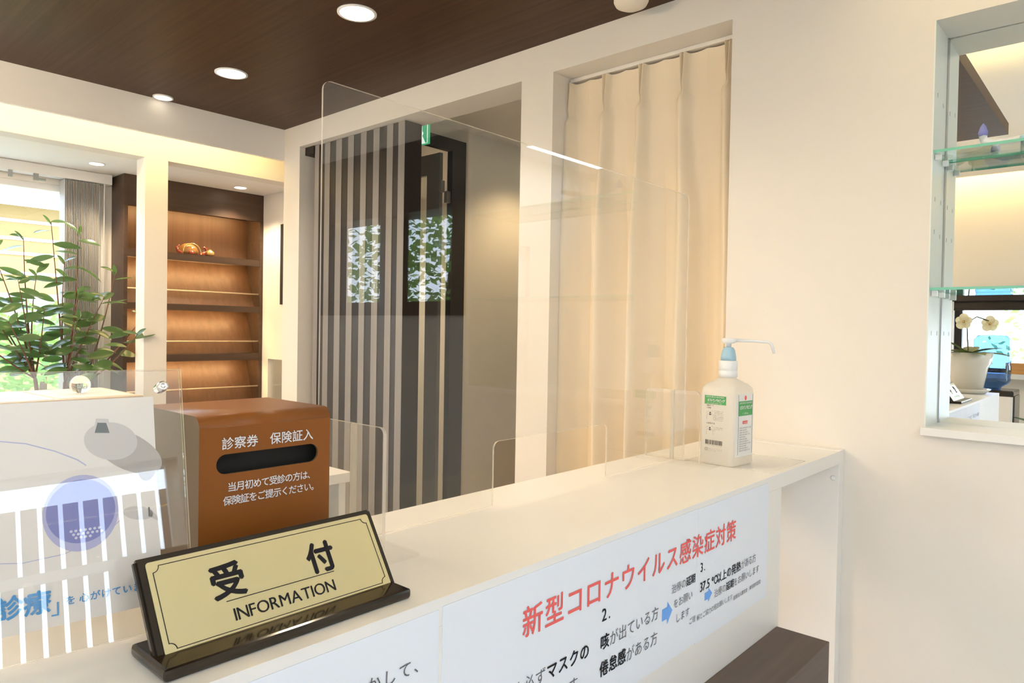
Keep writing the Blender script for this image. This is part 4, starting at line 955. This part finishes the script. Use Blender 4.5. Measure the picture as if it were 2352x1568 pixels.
for i in range(14):
    a = i * 2.4; leaf(b, (0.10 + 0.02 * math.cos(a), -3.55 + 0.02 * math.sin(a), 0.29 + 0.04 * i), (math.cos(a), math.sin(a), 0.8), (0, 0, 1), 0.30, 0.055, M['oleaf'], 0.5)
b.build('leaves', fp)
MB().tube([(0.10, -3.55, 0.27), (0.10, -3.55, 0.9)], 0.012, M['bark'], 8).build('stem', fp)

# ------------------------------------------------------------------ outdoors
struct('ground', MB().box(-14, 14, -14, 14, -0.30, -0.062, M['ground']))
hb = thing('neighbour_house', 'yellow house with white siding bands outside the alcove window', 'house', (-8.2, -1.5, -0.06))
b = MB(); b.box(-9.0, -8.0, -7.0, 5.0, -0.06, 2.55, M['siding']); b.build('wall', hb)
for z in (1.85, 2.05, 2.20, 2.38): MB().box(-8.0, -7.985, -7.0, 5.0, z, z + 0.030, M['sidew']).build('siding_band', hb)
MB().box(-8.0, -7.96, -7.0, 5.0, 1.30, 1.66, M['grey']).build('window_band', hb)
MB().prism([(-7.7, -7.2, 2.55), (-9.2, -7.2, 3.0), (-9.2, -7.2, 3.06), (-7.7, -7.2, 2.60)], (0, 12.4, 0), M['sidew']).build('roof', hb)
def shrub(cx, cy, h, rad, n, label, seed, group, ls=1.0):
    random.seed(seed)
    t = thing('garden_shrub', label, 'shrub', (cx, cy, -0.06), group)
    MB().tube([(cx, cy, -0.06), (cx + 0.05, cy, h * 0.4), (cx, cy + 0.05, h * 0.8)], [0.05, 0.035, 0.015], M['bark'], 8).build('trunk', t)
    b = MB()
    for _ in range(n):
        while True:
            v = Vector((random.uniform(-1, 1), random.uniform(-1, 1), random.uniform(-1, 1)))
            if 0.35 < v.length < 1: break
        p = Vector((cx + v.x * rad, cy + v.y * rad, h * 0.55 + v.z * h * 0.5))
        d = Vector((random.uniform(-1, 1), random.uniform(-1, 1), random.uniform(-.6, .6)))
        s = d.cross(Vector((random.uniform(-1, 1), random.uniform(-1, 1), 1))).normalized(); d.normalize(); l_ = random.uniform(0.09, 0.17) * ls
        b.face([p - d * l_ * .5, p + s * l_ * .3, p + d * l_ * .5, p - s * l_ * .3], M['gleaf'])
    b.build('foliage', t)
GG = 'shrubs outside the windows'
shrub(-5.2, -0.35, 1.45, 0.75, 3000, 'bright green garden shrub outside the alcove window', 1, GG, 0.6)
shrub(-5.6, -2.2, 1.5, 0.8, 900, 'bright green garden shrub outside the alcove window, left of the first', 2, GG)
shrub(1.2, 1.9, 2.8, 0.85, 5200, 'green shrub outside the window right of the mirror', 3, GG, 0.6)
shrub(3.1, 2.0, 2.8, 0.9, 5200, 'green shrub outside the window right of the mirror, farther right', 4, GG, 0.6)
shrub(2.2, 6.0, 3.6, 2.0, 6500, 'tall dense green shrub farther back outside the window right of the mirror', 8, GG, 1.1)
shrub(5.6, -3.6, 1.7, 0.9, 1300, 'green shrub outside the customer-side window', 5, GG)
shrub(5.6, -0.3, 1.6, 0.9, 1300, 'green shrub outside the customer-side window, nearer the back wall', 6, GG)
shrub(0.3, -6.2, 2.2, 0.9, 1300, 'loose green shrub outside the far window', 7, GG, 0.6)
lt = thing('garden_screen', 'dark slatted wooden fence outside the customer-side window', 'fence', (2.95, -1.65, 0))
for i in range(30):
    y = -2.62 + i * 0.080
    MB().box(2.93, 2.95, y, y + 0.061, 0.1, 1.97, M['fence']).build('board', lt)
for z in (0.3, 1.63): MB().box(2.905, 2.9295, -2.64, -0.2, z, z + 0.045, M['sidew']).build('rail', lt)
for y in (-2.66, -0.22): MB().box(2.95, 2.99, y, y + 0.04, -0.06, 1.86, M['fence']).build('post', lt)
bpy.data.objects.remove(_fo)
